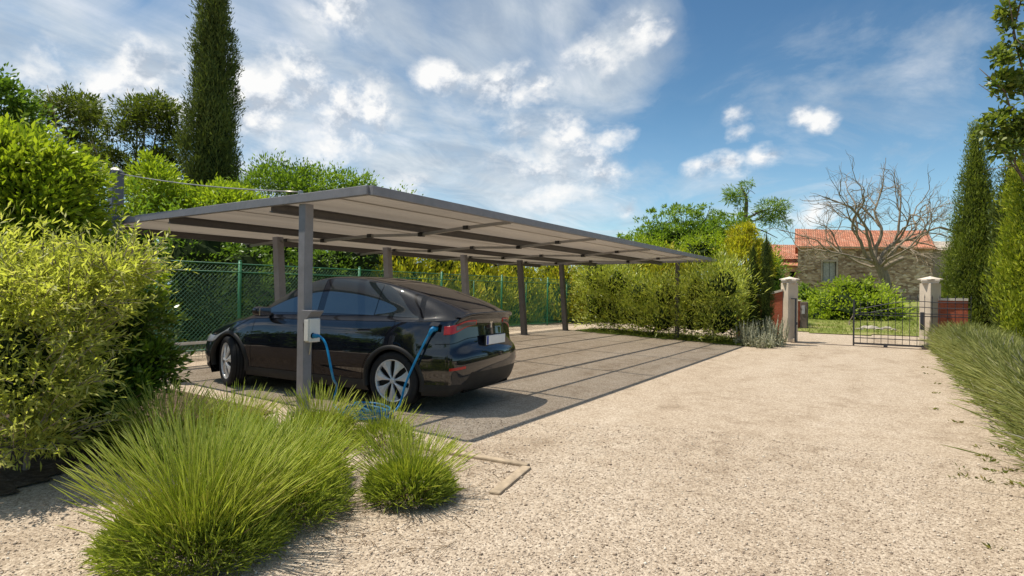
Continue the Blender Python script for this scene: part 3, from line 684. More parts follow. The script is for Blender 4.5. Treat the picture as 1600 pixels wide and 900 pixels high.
# ---------------------------------------------------------------- wall box and charging cable
def wallbox():
    px_, py_ = FRONT_X, FRONT_Y[0]
    w = thing('charging_station', 'white wall box with a grey hood fixed to the front post of the carport', 'charger', (px_+.06, py_+.02, 1.0))
    cx, cy, cz = px_+.125, py_+.01, 1.03                    # hangs on the drive side of the post
    mw = simple_mat('white_plastic', (.72, .70, .66), .35, 0, .5, .04, 9)
    MB().box((cx, cy, cz), (.09, .15, .27)).build('housing', mw, w, bevel=.012)
    MB().box((cx-.003, cy-.081, cz), (.07, .012, .24)).build('front_cover', mw, w, bevel=.004)
    hood = MB(); t = [(-.058, .06), (.085, .20), (.085, .215), (-.08, .215), (-.08, -.02), (-.058, -.02)]
    V = [(cx+a, cy+s*.085, cz+b+.01) for s in (-1, 1) for a, b in t]
    hood.add(V, [list(range(6))[::-1], list(range(6, 12))]+[[i, (i+1) % 6, 6+(i+1) % 6, 6+i] for i in range(6)])
    hood.build('hood', M_steel, w, bevel=.004)
    MB().box((px_+.067, cy, cz+.02), (.03, .12, .2)).build('bracket', M_steel_dk, w)
    MB().tube([(cx-.02, cy, cz-.13), (cx-.03, cy, cz-.2), (px_+.075, cy, cz-.28)], .008, 8).build('supply_pipe', simple_mat('cream_pipe', (.5, .44, .34), .5), w, smooth=True)
    so = (cx+.046, cy-.03, cz-.06)
    MB().lathe([(.0, .012), (.028, .012), (.032, .0), (.032, -.01)], so, 'x', 16).build('socket', M_seam, w)
    return np.array(so)
SOCK = wallbox()
def bez(P, n=40):
    P = np.asarray(P, float); out = []                     # Catmull-Rom through the points
    Q = np.concatenate([[2*P[0]-P[1]], P, [2*P[-1]-P[-2]]])
    for i in range(len(P)-1):
        t = np.linspace(0, 1, n, endpoint=False)[:, None]; a, b, c, d = Q[i:i+4]
        out.append(.5*((2*b)+(-a+c)*t+(2*a-5*b+4*c-d)*t**2+(-a+3*b-3*c+d)*t**3))
    return np.concatenate(out+[P[-1:]])
def cable():
    m, nt, out = mat('blue_cable_sheath'); v = objco(nt)
    c = ramp(nt, noise(nt, v, 20, 4), ((.3, (.0, .17, .40)), (.7, (.01, .25, .52)))); princ(nt, out, c, .38, 0, .5)
    t = thing('charging_cable', 'bright blue charging cable looped from the wall box over the gravel to the car', 'cable', (-5.1, 4.8, .04))
    cc = gp(572, 651); z0 = cc[2]+.018
    P = [SOCK+[.02, 0, 0], SOCK+[.10, 0, .005], SOCK+[.20, .02, -.10], SOCK+[.27, .06, -.45]]
    e = gp(524, 640); P += [e+[.02, 0, .28], e+[.0, -.02, .05]]
    r = np.random.default_rng(3)
    for k in range(5):                                      # the coil left on the ground
        rad = .29+.04*r.uniform(-1, 1); o = r.uniform(-.04, .04, 2)
        for a in np.linspace(0, 2*np.pi, 10, endpoint=False):
            P.append(np.array([cc[0]+o[0]+rad*np.cos(a+3.5), cc[1]+o[1]+rad*.8*np.sin(a+3.5), z0+.020*k+.012*np.sin(a*2+k)]))
    d = np.array([math.sin(PHI), -math.cos(PHI), 0])        # out from the flank
    pe = PORT+d*.10-np.array([.015, 0, .03])
    lo = PORT-ux*.34+d*.24; lo[2] = .14
    P += [cc+[.34, -.05, .05], (cc+lo)/2+[.14, -.05, -.02]]
    P[-1][2] = .06
    P += [lo, lo+(pe-lo)*.3+d*.03-ux*.02, lo+(pe-lo)*.7+d*.03-ux*.01, pe]
    pts = bez(P, 10)
    MB().tube(pts, .0135, 8).build('sheath', m, t, smooth=True)
    mb = MB(); mb.tube([PORT+d*.0, PORT+d*.05, PORT+d*.085+[-.005, 0, -.012], pe+(lo-pe)*.06], [.036, .034, .028, .018], 12)
    mb.build('plug', m, t, smooth=True)
    MB().lathe([(.036, 0), (.038, .01), (.036, .02), (.03, .022)], tuple(PORT), 'y', 16).build('plug_collar', M_seam, t)
    MB().tube([SOCK, SOCK+[.06, 0, 0], SOCK+[.10, 0, .004]], [.027, .025, .018], 12).build('plug', m, t, smooth=True)
cable()

# ---------------------------------------------------------------- green chain-link fence
M_green = steel_mat('green_coated_wire', (.035, .20, .10), .4)
FX = -11.42
def fence():
    t = thing('chain_link_fence', 'tall green chain-link fence along the back of the carport', 'fence', (FX, 14, .15))
    Y0, Y1 = 2.2, 25.5; zg = float(hz(FX, 10)); zt = zg+1.83
    ys = np.arange(7.3-3.3*1.5, Y1, 1.65)
    for k, y in enumerate(ys):
        main = k % 2 == 1
        MB().tube([(FX, y, zg), (FX, y, zt+(.06 if main else -.16))], .034 if main else .016, 12).build('fence_post', M_green, t, smooth=True)
        if main: MB().lathe([(.036, zt+.055), (.036, zt+.07), (.0, zt+.085)], (FX, y, 0), 'z', 12).build('post_cap', M_green, t)
    for z in (zt, zt-.17, zg+.10):
        MB().tube([(FX+.036, Y0, z), (FX+.036, Y1, z)], .011, 8).build('rail', M_green, t, smooth=True)
    # woven mesh: two families of diagonals
    h = zt-.02-(zg+.03); s = .085; V, F = [], []
    st = np.arange(Y0-h, Y1, s); w = .0027
    for sg in (1, -1):
        for y in st:
            a, b = (y, y+h) if sg > 0 else (y+h, y)
            za, zb = zg+.03, zt-.02
            # clip to the fence's length
            lo, hi = 0.0, 1.0; dy = b-a
            for lim, gt in ((Y0, True), (Y1, False)):
                tt = (lim-a)/dy
                if (dy > 0) == gt: lo = max(lo, tt)
                else: hi = min(hi, tt)
            if hi-lo < .02: continue
            p = np.array([FX+.04+.003*sg, a+dy*lo, za+(zb-za)*lo]); q = np.array([FX+.04+.003*sg, a+dy*hi, za+(zb-za)*hi])
            d = (q-p)/np.linalg.norm(q-p); u = np.array([1.0, 0, 0]); n_ = np.cross(d, u); i = len(V)
            for e in (p, q):
                V += [e+u*w, e+(-.5*u+.866*n_)*w, e+(-.5*u-.866*n_)*w]
            F += [[i, i+1, i+4, i+3], [i+1, i+2, i+5, i+4], [i+2, i, i+3, i+5]]
    link_mesh('wire_mesh', np.array(V), F, M_green, t)
fence()
def low_border():
    # a low net with a white band beside the sandy path
    t = thing('low_net', 'low wire net with a white band along its top beside the sandy path', 'net', (-10.9, 6, .15))
    mwh = simple_mat('white_tape', (.70, .68, .64), .7, 0, .3, .1, 6)
    mgr = steel_mat('net_wire', (.16, .20, .17), .5)
    y0, y1, x = 1.5, 8.6, -10.95; zg = float(hz(x, 5)); zt = zg+.30
    MB().box((x, (y0+y1)/2, zt), (.02, y1-y0, .05)).build('band', mwh, t)
    V, F = [], []
    for y in np.arange(y0, y1, .07): V_ = MB(); i = len(V); V += [(x, y, zg), (x, y+.005, zg), (x, y+.005, zt-.02), (x, y, zt-.02)]; F.append([i, i+1, i+2, i+3])
    for z in np.arange(zg+.04, zt-.03, .055): i = len(V); V += [(x, y0, z), (x, y1, z), (x, y1, z+.005), (x, y0, z+.005)]; F.append([i, i+1, i+2, i+3])
    link_mesh('wire_mesh', np.array(V), F, mgr, t)
    for y in np.arange(y0, y1+.1, 1.4): MB().tube([(x-.02, y, zg-.02), (x-.02, y, zt+.02)], .012, 8).build('peg', mwh, t)
low_border()

# ---------------------------------------------------------------- gate, pillars and red walls
M_render = simple_mat('cream_render', (.60, .51, .40), .85, 0, .2, .14, 2.2, bmp=.25, bscale=70)
M_cap = simple_mat('cast_stone', (.66, .58, .48), .8, 0, .2, .16, 5, bmp=.2)
M_redw = simple_mat('red_brick_render', (.50, .135, .065), .85, 0, .2, .25, 2.6, bmp=.3, bscale=50)
def brick_red():
    m, nt, out = mat('red_brickwork'); v = objco(nt); n = noise(nt, v, 2.4, 6, .65)
    b = nt.nodes.new('ShaderNodeTexBrick'); b.inputs['Scale'].default_value = 4.4; b.inputs['Mortar Size'].default_value = .012; b.inputs['Mortar Smooth'].default_value = .4
    b.inputs['Color1'].default_value = (.50, .13, .065, 1); b.inputs['Color2'].default_value = (.40, .105, .055, 1); b.inputs['Mortar'].default_value = (.46, .22, .15, 1)
    mp = nt.nodes.new('ShaderNodeMapping'); mp.inputs['Rotation'].default_value = (math.pi/2, 0, 0); L(nt, v, mp.inputs[0]); L(nt, mp.outputs[0], b.inputs[0])
    c = mixc(nt, .7, b.outputs[0], ramp(nt, n, ((.3, (.62, .6, .6)), (.65, (1.12, 1.1, 1.08)))), 'MULTIPLY')
    princ(nt, out, c, .85, 0, .2, normal=bump(nt, n, .3, .01)); return m
M_redb = brick_red()
M_iron = steel_mat('wrought_iron', (.045, .045, .052), .45)
GY = 20.5
def pillar(px_, label):
    x = float(yp(px_, 500, GY)[0]); z0 = float(hz(x, GY))
    t = thing('gate_pillar', label, 'pillar', (x, GY, z0), 'cream gate pillars')
    MB().box((x, GY, z0+.93), (.36, .36, 1.86)).build('shaft', M_render, t, bevel=.012)
    MB().box((x, GY, z0+.06), (.40, .40, .12)).build('base', M_render, t, bevel=.012)
    MB().box((x, GY, z0+1.885), (.40, .40, .055)).box((x, GY, z0+1.94), (.435, .435, .06)).build('cap_moulding', M_cap, t, bevel=.012)
    MB().lathe([(.305, 1.97), (.305, 1.985), (.06, 2.05), (.0, 2.07)], (x, GY, z0), 'z', 4).build('cap', M_cap, t)
    # the lathe's square is set corner-on: turn it flush
    c = t.children[-1]; c.data.transform(Matrix.Translation((0, 0, 0)) @ Matrix.Rotation(math.pi/4, 4, 'Z'))
    return x
LPX = pillar(1233, 'cream gate pillar joined to the curved red wall, left of the opening')
RPX = pillar(1453, 'cream gate pillar behind the iron bars of the gate')
def gate():
    x0 = float(yp(1334, 500, GY-.35)[0]); x1 = x0+2.75; y = GY-.35; z0 = float(hz(x0, y))
    t = thing('iron_gate', 'dark wrought iron sliding gate with upright bars and an arched top rail', 'gate', ((x0+x1)/2, y, z0))
    topz = lambda x: z0+1.08+.27*np.sin(np.clip((x-x0)/(1.95), 0, 1.0)*np.pi*.62)**1.3
    n = 16
    for k in range(n+1):
        x = x0+(x1-x0)*k/n
        if k == 0: MB().box((x, y, z0+.70), (.045, .045, 1.36)).build('gate_post', M_iron, t); continue
        zt = float(topz(x))+.10
        MB().tube([(x, y, z0+.09), (x, y, zt), (x, y, zt+.02), (x, y, zt+.11)], [.0085, .0085, .015, .001], 6).build('bar', M_iron, t)
    for z, h in ((.085, .05), (.25, .022), (.93, .022), (1.0, .022)):
        MB().box(((x0+x1)/2, y, z0+z), (x1-x0, .035, h)).build('rail', M_iron, t)
    for dz in (0.0, -.16):
        xs_ = np.linspace(x0, x1, 30); MB().tube([(x, y-.002, float(topz(x))+dz) for x in xs_], .012, 6).build('arched_rail', M_iron, t, smooth=True)
    MB().box((x0+.80, y, z0+.045), (.10, .05, .06)).build('roller', M_iron, t, bevel=.01)
    MB().box((RPX-.20, y-.08, z0+.80), (.09, .10, .5)).build('gate_guide', M_iron, t, bevel=.01)
    tag(MB().box(((LPX+x1)/2, y-.03, z0+.008), (x1-LPX-.2, .035, .016)).build('gate_track', simple_mat('rusty_track', (.10, .08, .07), .7)), 'thin dark steel track across the gateway under the gate', 'gate track')
    g = thing('gate_catch', 'dark iron catch post fixed to the pillar with the curved red wall', 'gate catch', (LPX+.21, y+.1, z0))
    MB().box((LPX+.215, y+.12, z0+.70), (.05, .06, 1.36)).build('upright', M_iron, g)
    MB().box((LPX+.16, y+.12, z0+1.37), (.16, .05, .03)).build('arm', M_iron, g)
    MB().box((LPX+.25, y+.10, z0+.60), (.04, .06, .09)).build('latch', M_iron, g, bevel=.006)
gate()
def curved_wall(xa, xb, rise, label, coping=True):
    n = 16; xs_ = np.linspace(xa, xb, n); y = GY+.02; z0 = 0.0
    tp = [1.38+rise*(abs((x-xa)/(xb-xa)))**2.2 for x in xs_]
    t = thing('garden_wall', label, 'wall', ((xa+xb)/2, y, z0), 'red walls beside the gate')
    for nm, lo, hi, w, m in (('wall', [-.1]*n, tp, .22, M_redb), ('coping', [z+.002 for z in tp], [z+.07 for z in tp], .30, M_cap)):
        V, F = [], []
        for x, a, b in zip(xs_, lo, hi): V += [(x, y-w/2, a), (x, y+w/2, a), (x, y+w/2, b), (x, y-w/2, b)]
        for i in range(n-1):
            F += [[i*4+j, i*4+(j+1) % 4, (i+1)*4+(j+1) % 4, (i+1)*4+j] for j in range(4)]
        F += [[0, 3, 2, 1], [(n-1)*4+j for j in range(4)]]
        MB().add(V, F).build(nm, m, t)
curved_wall(LPX-1.6, LPX-.185, .22, 'curved red brick wall with pale coping, rising to the pillar left of the gateway')
curved_wall(RPX+.85, RPX+.185, .0, 'low red brick wall behind the lavender hedge, running on from the gate')
def meter_post():
    b = gp(1250, 513); x, y, z0 = b
    t = thing('meter_wall', 'short red wall end with a grey stone post and small metal box beyond the gateway', 'wall', b)
    MB().box((x-.25, y+.1, z0+.55), (.5, .25, 1.1)).build('wall', M_redb, t)
    MB().box((x-.25, y+.1, z0+1.13), (.58, .33, .05)).build('coping', M_cap, t, bevel=.01)
    MB().box((x+.14, y+.05, z0+.54), (.27, .34, 1.08)).build('post', simple_mat('grey_stone_post', (.17, .13, .11), .9, 0, .2, .3, 4, bmp=.4), t, bevel=.02)
    MB().box((x+.13, y-.13, z0+.76), (.12, .03, .34)).build('metal_box', simple_mat('grey_box', (.42, .42, .43), .4, .3), t, bevel=.008)
meter_post()

# ---------------------------------------------------------------- stone barn and its neighbours
def rubble_mat():
    m, nt, out = mat('rubble_stone'); v = objco(nt)
    wv = nt.nodes.new('ShaderNodeTexNoise'); wv.inputs['Scale'].default_value = 3; L(nt, v, wv.inputs[0])
    vv = vmath(nt, 'ADD', v, vmath(nt, 'MULTIPLY', wv.outputs['Color'], (.12, .12, .12)).outputs[0]).outputs[0]
    vs = vmath(nt, 'MULTIPLY', vv, (2.6, 2.6, 6.0)).outputs[0]
    vo = nt.nodes.new('ShaderNodeTexVoronoi'); vo.inputs['Scale'].default_value = 1.0; L(nt, vs, vo.inputs[0])
    ve = nt.nodes.new('ShaderNodeTexVoronoi'); ve.feature = 'DISTANCE_TO_EDGE'; ve.inputs['Scale'].default_value = 1.0; L(nt, vs, ve.inputs[0])
    sc = nt.nodes.new('ShaderNodeSeparateColor'); L(nt, vo.outputs['Color'], sc.inputs[0])
    c = ramp(nt, sc.outputs[0], ((.05, (.25, .165, .11)), (.4, (.42, .295, .20)), (.7, (.54, .40, .285)), (.95, (.66, .53, .40))))
    st = noise(nt, v, .45, 6, .65, .6)
    c = mixc(nt, .85, c, ramp(nt, st, ((.34, (.60, .52, .47)), (.5, (.9, .84, .78)), (.68, (1.3, 1.25, 1.15)))), 'MULTIPLY')
    e = ramp(nt, ve.outputs['Distance'], ((.0, (1, 1, 1)), (.07, (0, 0, 0))))
    c = mixc(nt, math_n(nt, 'MULTIPLY', e, .45), c, (.24, .19, .145))
    princ(nt, out, c, .95, 0, .1, normal=bump(nt, ve.outputs['Distance'], 1.0, .10)); return m
def tile_mat(name, a, b, cw=.21, ch=.36, lich=.5):
    m, nt, out = mat(name); v = objco(nt)
    sep = nt.nodes.new('ShaderNodeSeparateXYZ'); L(nt, v, sep.inputs[0])
    fx = math_n(nt, 'PINGPONG', math_n(nt, 'ADD', sep.outputs[0], 50), cw/2)
    bx = math_n(nt, 'FLOOR', math_n(nt, 'DIVIDE', math_n(nt, 'ADD', sep.outputs[0], 50), cw)); by = math_n(nt, 'FLOOR', math_n(nt, 'DIVIDE', math_n(nt, 'ADD', sep.outputs[2], 50), ch*.5))
    cb = nt.nodes.new('ShaderNodeCombineXYZ'); L(nt, bx, cb.inputs[0]); L(nt, by, cb.inputs[1])
    wn = nt.nodes.new('ShaderNodeTexWhiteNoise'); wn.noise_dimensions = '2D'; L(nt, cb.outputs[0], wn.inputs[0])
    c = ramp(nt, wn.outputs[0], ((.0, tuple(x*.6 for x in a)), (.3, a), (.75, b), (1, tuple(min(1, x*1.25+.04) for x in b))))
    c = mixc(nt, .55, c, tuple((x+y)/2 for x, y in zip(a, b)))
    l = noise(nt, v, 1.3, 7, .7, .5)
    c = mixc(nt, .75, c, ramp(nt, fx, ((.0, (.55, .52, .5)), (.06, (1.1, 1.1, 1.1)))), 'MULTIPLY')
    c = mixc(nt, ramp(nt, l, ((lich, (0, 0, 0)), (lich+.2, (.6, .6, .6)))), c, (.36, .29, .21))
    princ(nt, out, c, .85, 0, .2, normal=bump(nt, math_n(nt, 'ADD', fx, math_n(nt, 'MULTIPLY', wn.outputs[0], .02)), .9, .5)); return m
M_rubble = rubble_mat(); M_tile = tile_mat('terracotta_tiles', (.38, .135, .075), (.54, .25, .155))
M_oldplaster = simple_mat('old_plaster', (.42, .33, .25), .9, 0, .1, .25, .8, bmp=.3, bscale=20)
M_wood_grey = simple_mat('weathered_wood', (.36, .34, .31), .85, 0, .2, .25, 9, bmp=.3)
VIEW = math.atan2(.53859, .84255)                          # facades that face the gate
def roof_tiles(name, x0, x1, d, ze, zr, m, parent, over=.35, cw=.21):
    # half-round tile rows as real waves in the sheet
    n = int((x1-x0+2*over)/cw*6); xs_ = np.linspace(x0-over, x1+over, n)
    w = .045*np.abs(np.sin(np.pi*(xs_-x0)/cw))
    V, F = [], []
    rows = 9
    for side in (0, 1):
        b_ = len(V)
        for k in range(rows):
            f = k/(rows-1); y = (-over+(d/2+over)*f) if side == 0 else (d+over-(d/2+over)*f)
            z = ze-.02-over*(zr-ze)/(d/2)*(1-f)+(zr-ze)*f+.0
            sag = -.05*np.sin(np.pi*f)-.06*np.sin(np.pi*(xs_-x0)/(x1-x0))
            V += [(x, y, z+ww+.02+s_) for x, ww, s_ in zip(xs_, w, sag)]
        for k in range(rows-1):
            F += [[b_+k*n+i, b_+k*n+i+1, b_+(k+1)*n+i+1, b_+(k+1)*n+i] for i in range(n-1)]
    return link_mesh(name, np.array(V), F, m, parent, True)
def shear(t, k):                                           # these old buildings are not square on plan
    for c in t.children_recursive:
        for v_ in c.data.vertices: v_.co.x += k*v_.co.y
def barn():
    D = 52.0
    bl = dp(1246, 470, D); br = dp(1457, 470, D); el = dp(1246, 384.5, D); zb = float(hz(bl[0], bl[1]))-1.2
    Wd = float(np.linalg.norm((br-bl)[:2])); ze = float(el[2]); zr = ze+1.95; dpt = 8.0
    t = thing('stone_barn', 'old rubble stone barn with a red tiled roof behind the bare tree', 'barn', (bl[0], bl[1], 0), rot=(0, 0, VIEW))
    # front wall with its window opening left open
    wx0, wx1, wz0, wz1 = Wd*.185, Wd*.285, ze-3.05, ze-1.35
    P = lambda pts, y: [(x, y, z) for x, z in pts]
    mb = MB()
    for (x0, x1, z0, z1) in ((0, wx0, zb, ze), (wx1, Wd, zb, ze), (wx0, wx1, zb, wz0), (wx0, wx1, wz1, ze)):
        mb.box(((x0+x1)/2, .25, (z0+z1)/2), (x1-x0, .5, z1-z0))
    mb.box((.25, dpt/2+.25, (zb+ze)/2), (.5, dpt-.5, ze-zb)); mb.box((Wd-.25, dpt/2+.25, (zb+ze)/2), (.5, dpt-.5, ze-zb)); mb.box((Wd/2, dpt-.25, (zb+ze)/2), (Wd-1.0, .5, ze-zb))
    for x in (0, Wd-.4): mb.add([(x, .02, ze), (x, dpt-.02, ze), (x, dpt/2, zr-.12), (x+.4, .02, ze), (x+.4, dpt-.02, ze), (x+.4, dpt/2, zr-.12)], [[0, 2, 1], [3, 4, 5], [0, 1, 4, 3], [1, 2, 5, 4], [2, 0, 3, 5]])
    mb.build('wall', M_rubble, t, True)
    roof_tiles('roof', 0, Wd, dpt, ze, zr, M_tile, t, .3)
    MB().box((Wd/2, -.12, ze-.06), (Wd+.2, .24, .12)).build('eaves_band', simple_mat('eaves_plaster', (.50, .36, .22), .9, 0, .1, .2, 3), t, True)
    fr = MB(); fw_ = .16
    fr.box(((wx0+wx1)/2, .03, wz1+fw_/2), (wx1-wx0+2*fw_, .12, fw_)).box(((wx0+wx1)/2, .0, wz0-fw_/2), (wx1-wx0+2*fw_, .22, fw_))
    fr.box((wx0-fw_/2, .03, (wz0+wz1)/2), (fw_, .12, wz1-wz0)).box((wx1+fw_/2, .03, (wz0+wz1)/2), (fw_, .12, wz1-wz0))
    wn = fr.build('window', M_oldplaster, t, True)
    MB().box(((wx0+wx1)/2-.28, .2, (wz0+wz1)/2), (.52, .05, wz1-wz0)).box(((wx0+wx1)/2+.28, .2, (wz0+wz1)/2), (.52, .05, wz1-wz0)).build('shutter', M_wood_grey, wn, True)
    MB().tube([(Wd*.655, -.08, zb+.3), (Wd*.655, -.08, zb+3.6)], .11, 12).build('pipe', simple_mat('grey_pipe', (.45, .45, .46), .5, .2), t, True, smooth=True)
    shear(t, .485)
    return Wd, ze, zb, bl
BW, BZE, BZB, BL = barn()
def lean_to():
    o = dp(1457.5, 470, 52.3); t = thing('lean_to', 'plastered lean-to with a grey corrugated roof against the end of the barn', 'outbuilding', (o[0], o[1], 0), rot=(0, 0, VIEW))
    ze = float(dp(1458, 389, 52)[2]); x1 = 4.2
    MB().box((x1/2+.03, 3.2, (BZB+ze)/2), (x1, 6, ze-BZB)).build('wall', simple_mat('brown_plaster', (.33, .26, .20), .9, 0, .1, .3, .6, bmp=.4, bscale=14), t, True)
    roof_tiles('roof', .4, x1, 12, ze, ze+1.3, tile_mat('grey_corrugation', (.38, .33, .27), (.52, .46, .38), .3, .6, .7), t, .3, .30)
    MB().box((1.7, .19, ze-1.4), (.35, .02, .22)).build('vent', M_seam, t, True); shear(t, .485)
lean_to()
def village_house():
    D = 60.0
    o = dp(1196, 470, D); t = thing('village_house', 'low red-roofed house with beige plaster walls left of the stone barn', 'house', (o[0], o[1], 0), rot=(0, 0, VIEW))
    z1 = float(dp(1220, 401, D)[2]); z2 = float(dp(1220, 413, D)[2]); z0 = 0.2; w = float(np.linalg.norm((dp(1252, 470, D)-o)[:2]))
    MB().box((w/2, 3, (z0+z1)/2), (w, 6, z1-z0)).build('wall', simple_mat('mauve_plaster', (.40, .22, .18), .9, 0, .1, .15, 1), t, True)
    roof_tiles('roof', 0, w+.3, 6, z1, z1+1.5, M_tile, t, .4)
    zc = float(dp(1220, 418, D)[2])
    MB().box((w/2-.1, -1.2, (z0+zc)/2), (w-.2, 2.36, zc-z0)).build('front_wing', simple_mat('beige_plaster', (.55, .41, .27), .9, 0, .1, .12, 1.5), t, True)
    MB().add([(-.3, -2.7, zc), (w, -2.7, zc), (w, -.02, zc+.45), (-.3, -.02, zc+.45), (-.3, -2.7, zc+.1), (w, -2.7, zc+.1), (w, -.02, zc+.55), (-.3, -.02, zc+.55)], [[0, 3, 2, 1], [4, 5, 6, 7], [0, 1, 5, 4], [1, 2, 6, 5], [2, 3, 7, 6], [3, 0, 4, 7]]).build('front_roof', M_tile, t, True)
    MB().box((w*.72, -2.40, zc-1.0), (.5, .06, 1.0)).build('window', M_seam, t, True); shear(t, .44)
village_house()
# edging of the gravel bed by the lavender
def edging():
    a, b, c = gp(712, 706), gp(826, 729), gp(792, 757)
    m = simple_mat('old_concrete_edging', (.38, .30, .21), .9, 0, .2, .3, 9, bmp=.5, bscale=40)
    l2 = gp(600, 690); c2 = gp(700, 800)
    t = thing('bed_edging', 'worn concrete edging strip at the corner of the lavender bed', 'edging', b)
    MB().bar(l2+[0, 0, .0], b+[.0, 0, .0], .07, .05).build('strip', m, t, bevel=.012)
    d = (c-b)/np.linalg.norm(c-b); MB().bar(b+d*.05, c+d*.25, .09, .044).build('strip', m, t, bevel=.012)
edging()
# ---------------------------------------------------------------- plants
LEAF_GAIN = (1.32, 1.22, 1.0)
def leaf_mat(name, dark, light, rough=.45, trans=.35, spec=.35, tcol=None, odd=None, tip=None):
    light = tuple(min(.6, a*b) for a, b in zip(light, LEAF_GAIN)); dark = tuple(a*b for a, b in zip(dark, LEAF_GAIN))
    m, nt, out = mat(name); g = nt.nodes.new('ShaderNodeNewGeometry'); r = g.outputs['Random Per Island']
    n = noise(nt, g.outputs['Position'], .9, 3, .6)
    f = math_n(nt, 'MULTIPLY_ADD', n, .55, math_n(nt, 'MULTIPLY_ADD', r, .75, -.15), clamp=True)
    st = [(.1, dark), (.85, light)]
    if odd: st = [(.1, dark), (.78, light), (.93, odd)]
    c = ramp(nt, f, st)
    if tip:                                                # buds at the stem ends have their own colour
        sp_ = nt.nodes.new('ShaderNodeSeparateXYZ'); L(nt, objco(nt), sp_.inputs[0])
        c = mixc(nt, ramp(nt, math_n(nt, 'MULTIPLY_ADD', r, .25, sp_.outputs[2]), ((.42, (0, 0, 0)), (.78, (.6, .6, .6)))), c, tip)
    p = princ(nt, None, c, rough, 0, spec)
    tr = nt.nodes.new('ShaderNodeBsdfTranslucent')
    tc = tcol or (1.25, 1.35, .55)
    L(nt, mixc(nt, 1.0, c, tc, 'MULTIPLY'), tr.inputs[0])
    mx = nt.nodes.new('ShaderNodeMixShader'); mx.inputs[0].default_value = trans
    L(nt, p.outputs[0], mx.inputs[1]); L(nt, tr.outputs[0], mx.inputs[2]); L(nt, mx.outputs[0], out.inputs[0]); return m
def bark_mat(name, col):
    m, nt, out = mat(name); v = objco(nt); n = noise(nt, vmath(nt, 'MULTIPLY', v, (9, 9, 2)).outputs[0], 2, 6, .7)
    c = ramp(nt, n, ((.3, tuple(x*.55 for x in col)), (.7, tuple(x*1.3 for x in col))))
    princ(nt, out, c, .9, 0, .15, normal=bump(nt, n, .7, .03)); return m
def unit(a): return a/(np.linalg.norm(a, axis=-1, keepdims=True)+1e-9)
def leaves(P, D, Nn, Ln, W, fold=.15, name='foliage', m=None, parent=None):
    """diamond leaves: base P, direction D, face normal Nn, lengths Ln, widths W"""
    D = unit(D); S_ = unit(np.cross(D, Nn)); U = np.cross(S_, D); n = len(P); Ln = np.asarray(Ln)[:, None]; W = np.asarray(W)[:, None]
    V = np.empty((n, 4, 3)); V[:, 0] = P; V[:, 1] = P+D*Ln*.48+S_*W/2+U*W*fold; V[:, 2] = P+D*Ln-U*Ln*.08; V[:, 3] = P+D*Ln*.48-S_*W/2+U*W*fold
    F = np.arange(n*4).reshape(n, 4)
    return link_mesh(name, V.reshape(-1, 3), F, m, parent)
def sph(r, n): v = r.normal(size=(n, 3)); return unit(v)
def clumps(r, blobs, n_leaf, per=26, shell=(.62, 1.04), spread=.16, up=.25, squash=1.0, lowcut=-.55):
    """leaf bases and outward directions for a crown made of ellipsoids (c, (rx,ry,rz))"""
    blobs = [(np.array(c, float), np.array(q, float)) for c, q in blobs]
    w = np.array([(q.prod())**(2/3) for _, q in blobs]); w /= w.sum()
    P, D = [], []
    for (c, q), ww in zip(blobs, w):
        nc = max(3, int(n_leaf*ww/per)); d = sph(r, nc*2); d = d[d[:, 2] > lowcut][:nc]; nc = len(d)
        rad = r.uniform(*shell, nc)*(1+.10*np.sin(d[:, 0]*5+c[0])+.08*np.sin(d[:, 1]*7+c[1]*3))
        cen = c+d*q*rad[:, None]
        k = r.integers(int(per*.4), int(per*1.6), nc); ii = np.repeat(np.arange(nc), k)
        s = spread*q.mean()*r.uniform(.5, 1.3, nc)
        off = r.normal(size=(len(ii), 3))*s[ii][:, None]*np.array([1, 1, .75])
        P.append(cen[ii]+off); D.append(unit(unit(d/q*q.mean())[ii]*.6+unit(off)*.7+np.array([0, 0, up])+r.normal(size=(len(ii), 3))*.35))
    return np.concatenate(P), np.concatenate(D)
def leaf_set(r, P, D, L0, W0, name, m, parent, flat=.6):
    n = len(P); Nn = unit(r.normal(size=(n, 3))*(1-flat)+np.array([0, 0, 1])*flat+np.array(sdir)*.35)
    return leaves(P, D, Nn, L0*r.uniform(.6, 1.25, n), W0*r.uniform(.7, 1.2, n), .15, name, m, parent)
def limbs(r, base, blobs, r0, m, parent, name='trunk', fork=.35, wig=.12):
    mb = MB(); base = np.array(base, float); cs = [np.array(c, float) for c, _ in blobs]
    mid = np.mean(cs, 0); top = base+(mid-base)*fork; top[:2] += r.normal(size=2)*.05
    mb.tube(bez([base-[0, 0, .1], base+(top-base)*.5+r.normal(size=3)*wig*.3, top], 6), np.linspace(r0, r0*.72, 13), 10)
    order = np.argsort([-np.prod(q_) for _, q_ in blobs])[:9]
    for c in [cs[i_] for i_ in order]:
        q = top+(c-top)*.5+r.normal(size=3)*wig; e = top+(c-top)*.93+r.normal(size=3)*wig*.4
        pts = bez([top, q, e], 6); mb.tube(pts, np.linspace(r0*.45, r0*.08, len(pts)), 7)
        for _ in range(3):
            s_ = pts[r.integers(5, len(pts))]; mb.tube([s_, s_+(e-top)*.16+r.normal(size=3)*.09*np.linalg.norm(e-top), ], [r0*.14, r0*.04], 5)
    return mb.build(name, m, parent, smooth=True)
BARK = bark_mat('grey_brown_bark', (.16, .125, .095)); BARKP = bark_mat('pale_bark', (.30, .25, .20))
M_deep = leaf_mat('deep_green_leaves', (.045, .095, .018), (.145, .245, .042), .42, .3)
M_acacia = leaf_mat('acacia_leaflets', (.030, .052, .012), (.12, .155, .035), .5, .38, .25)
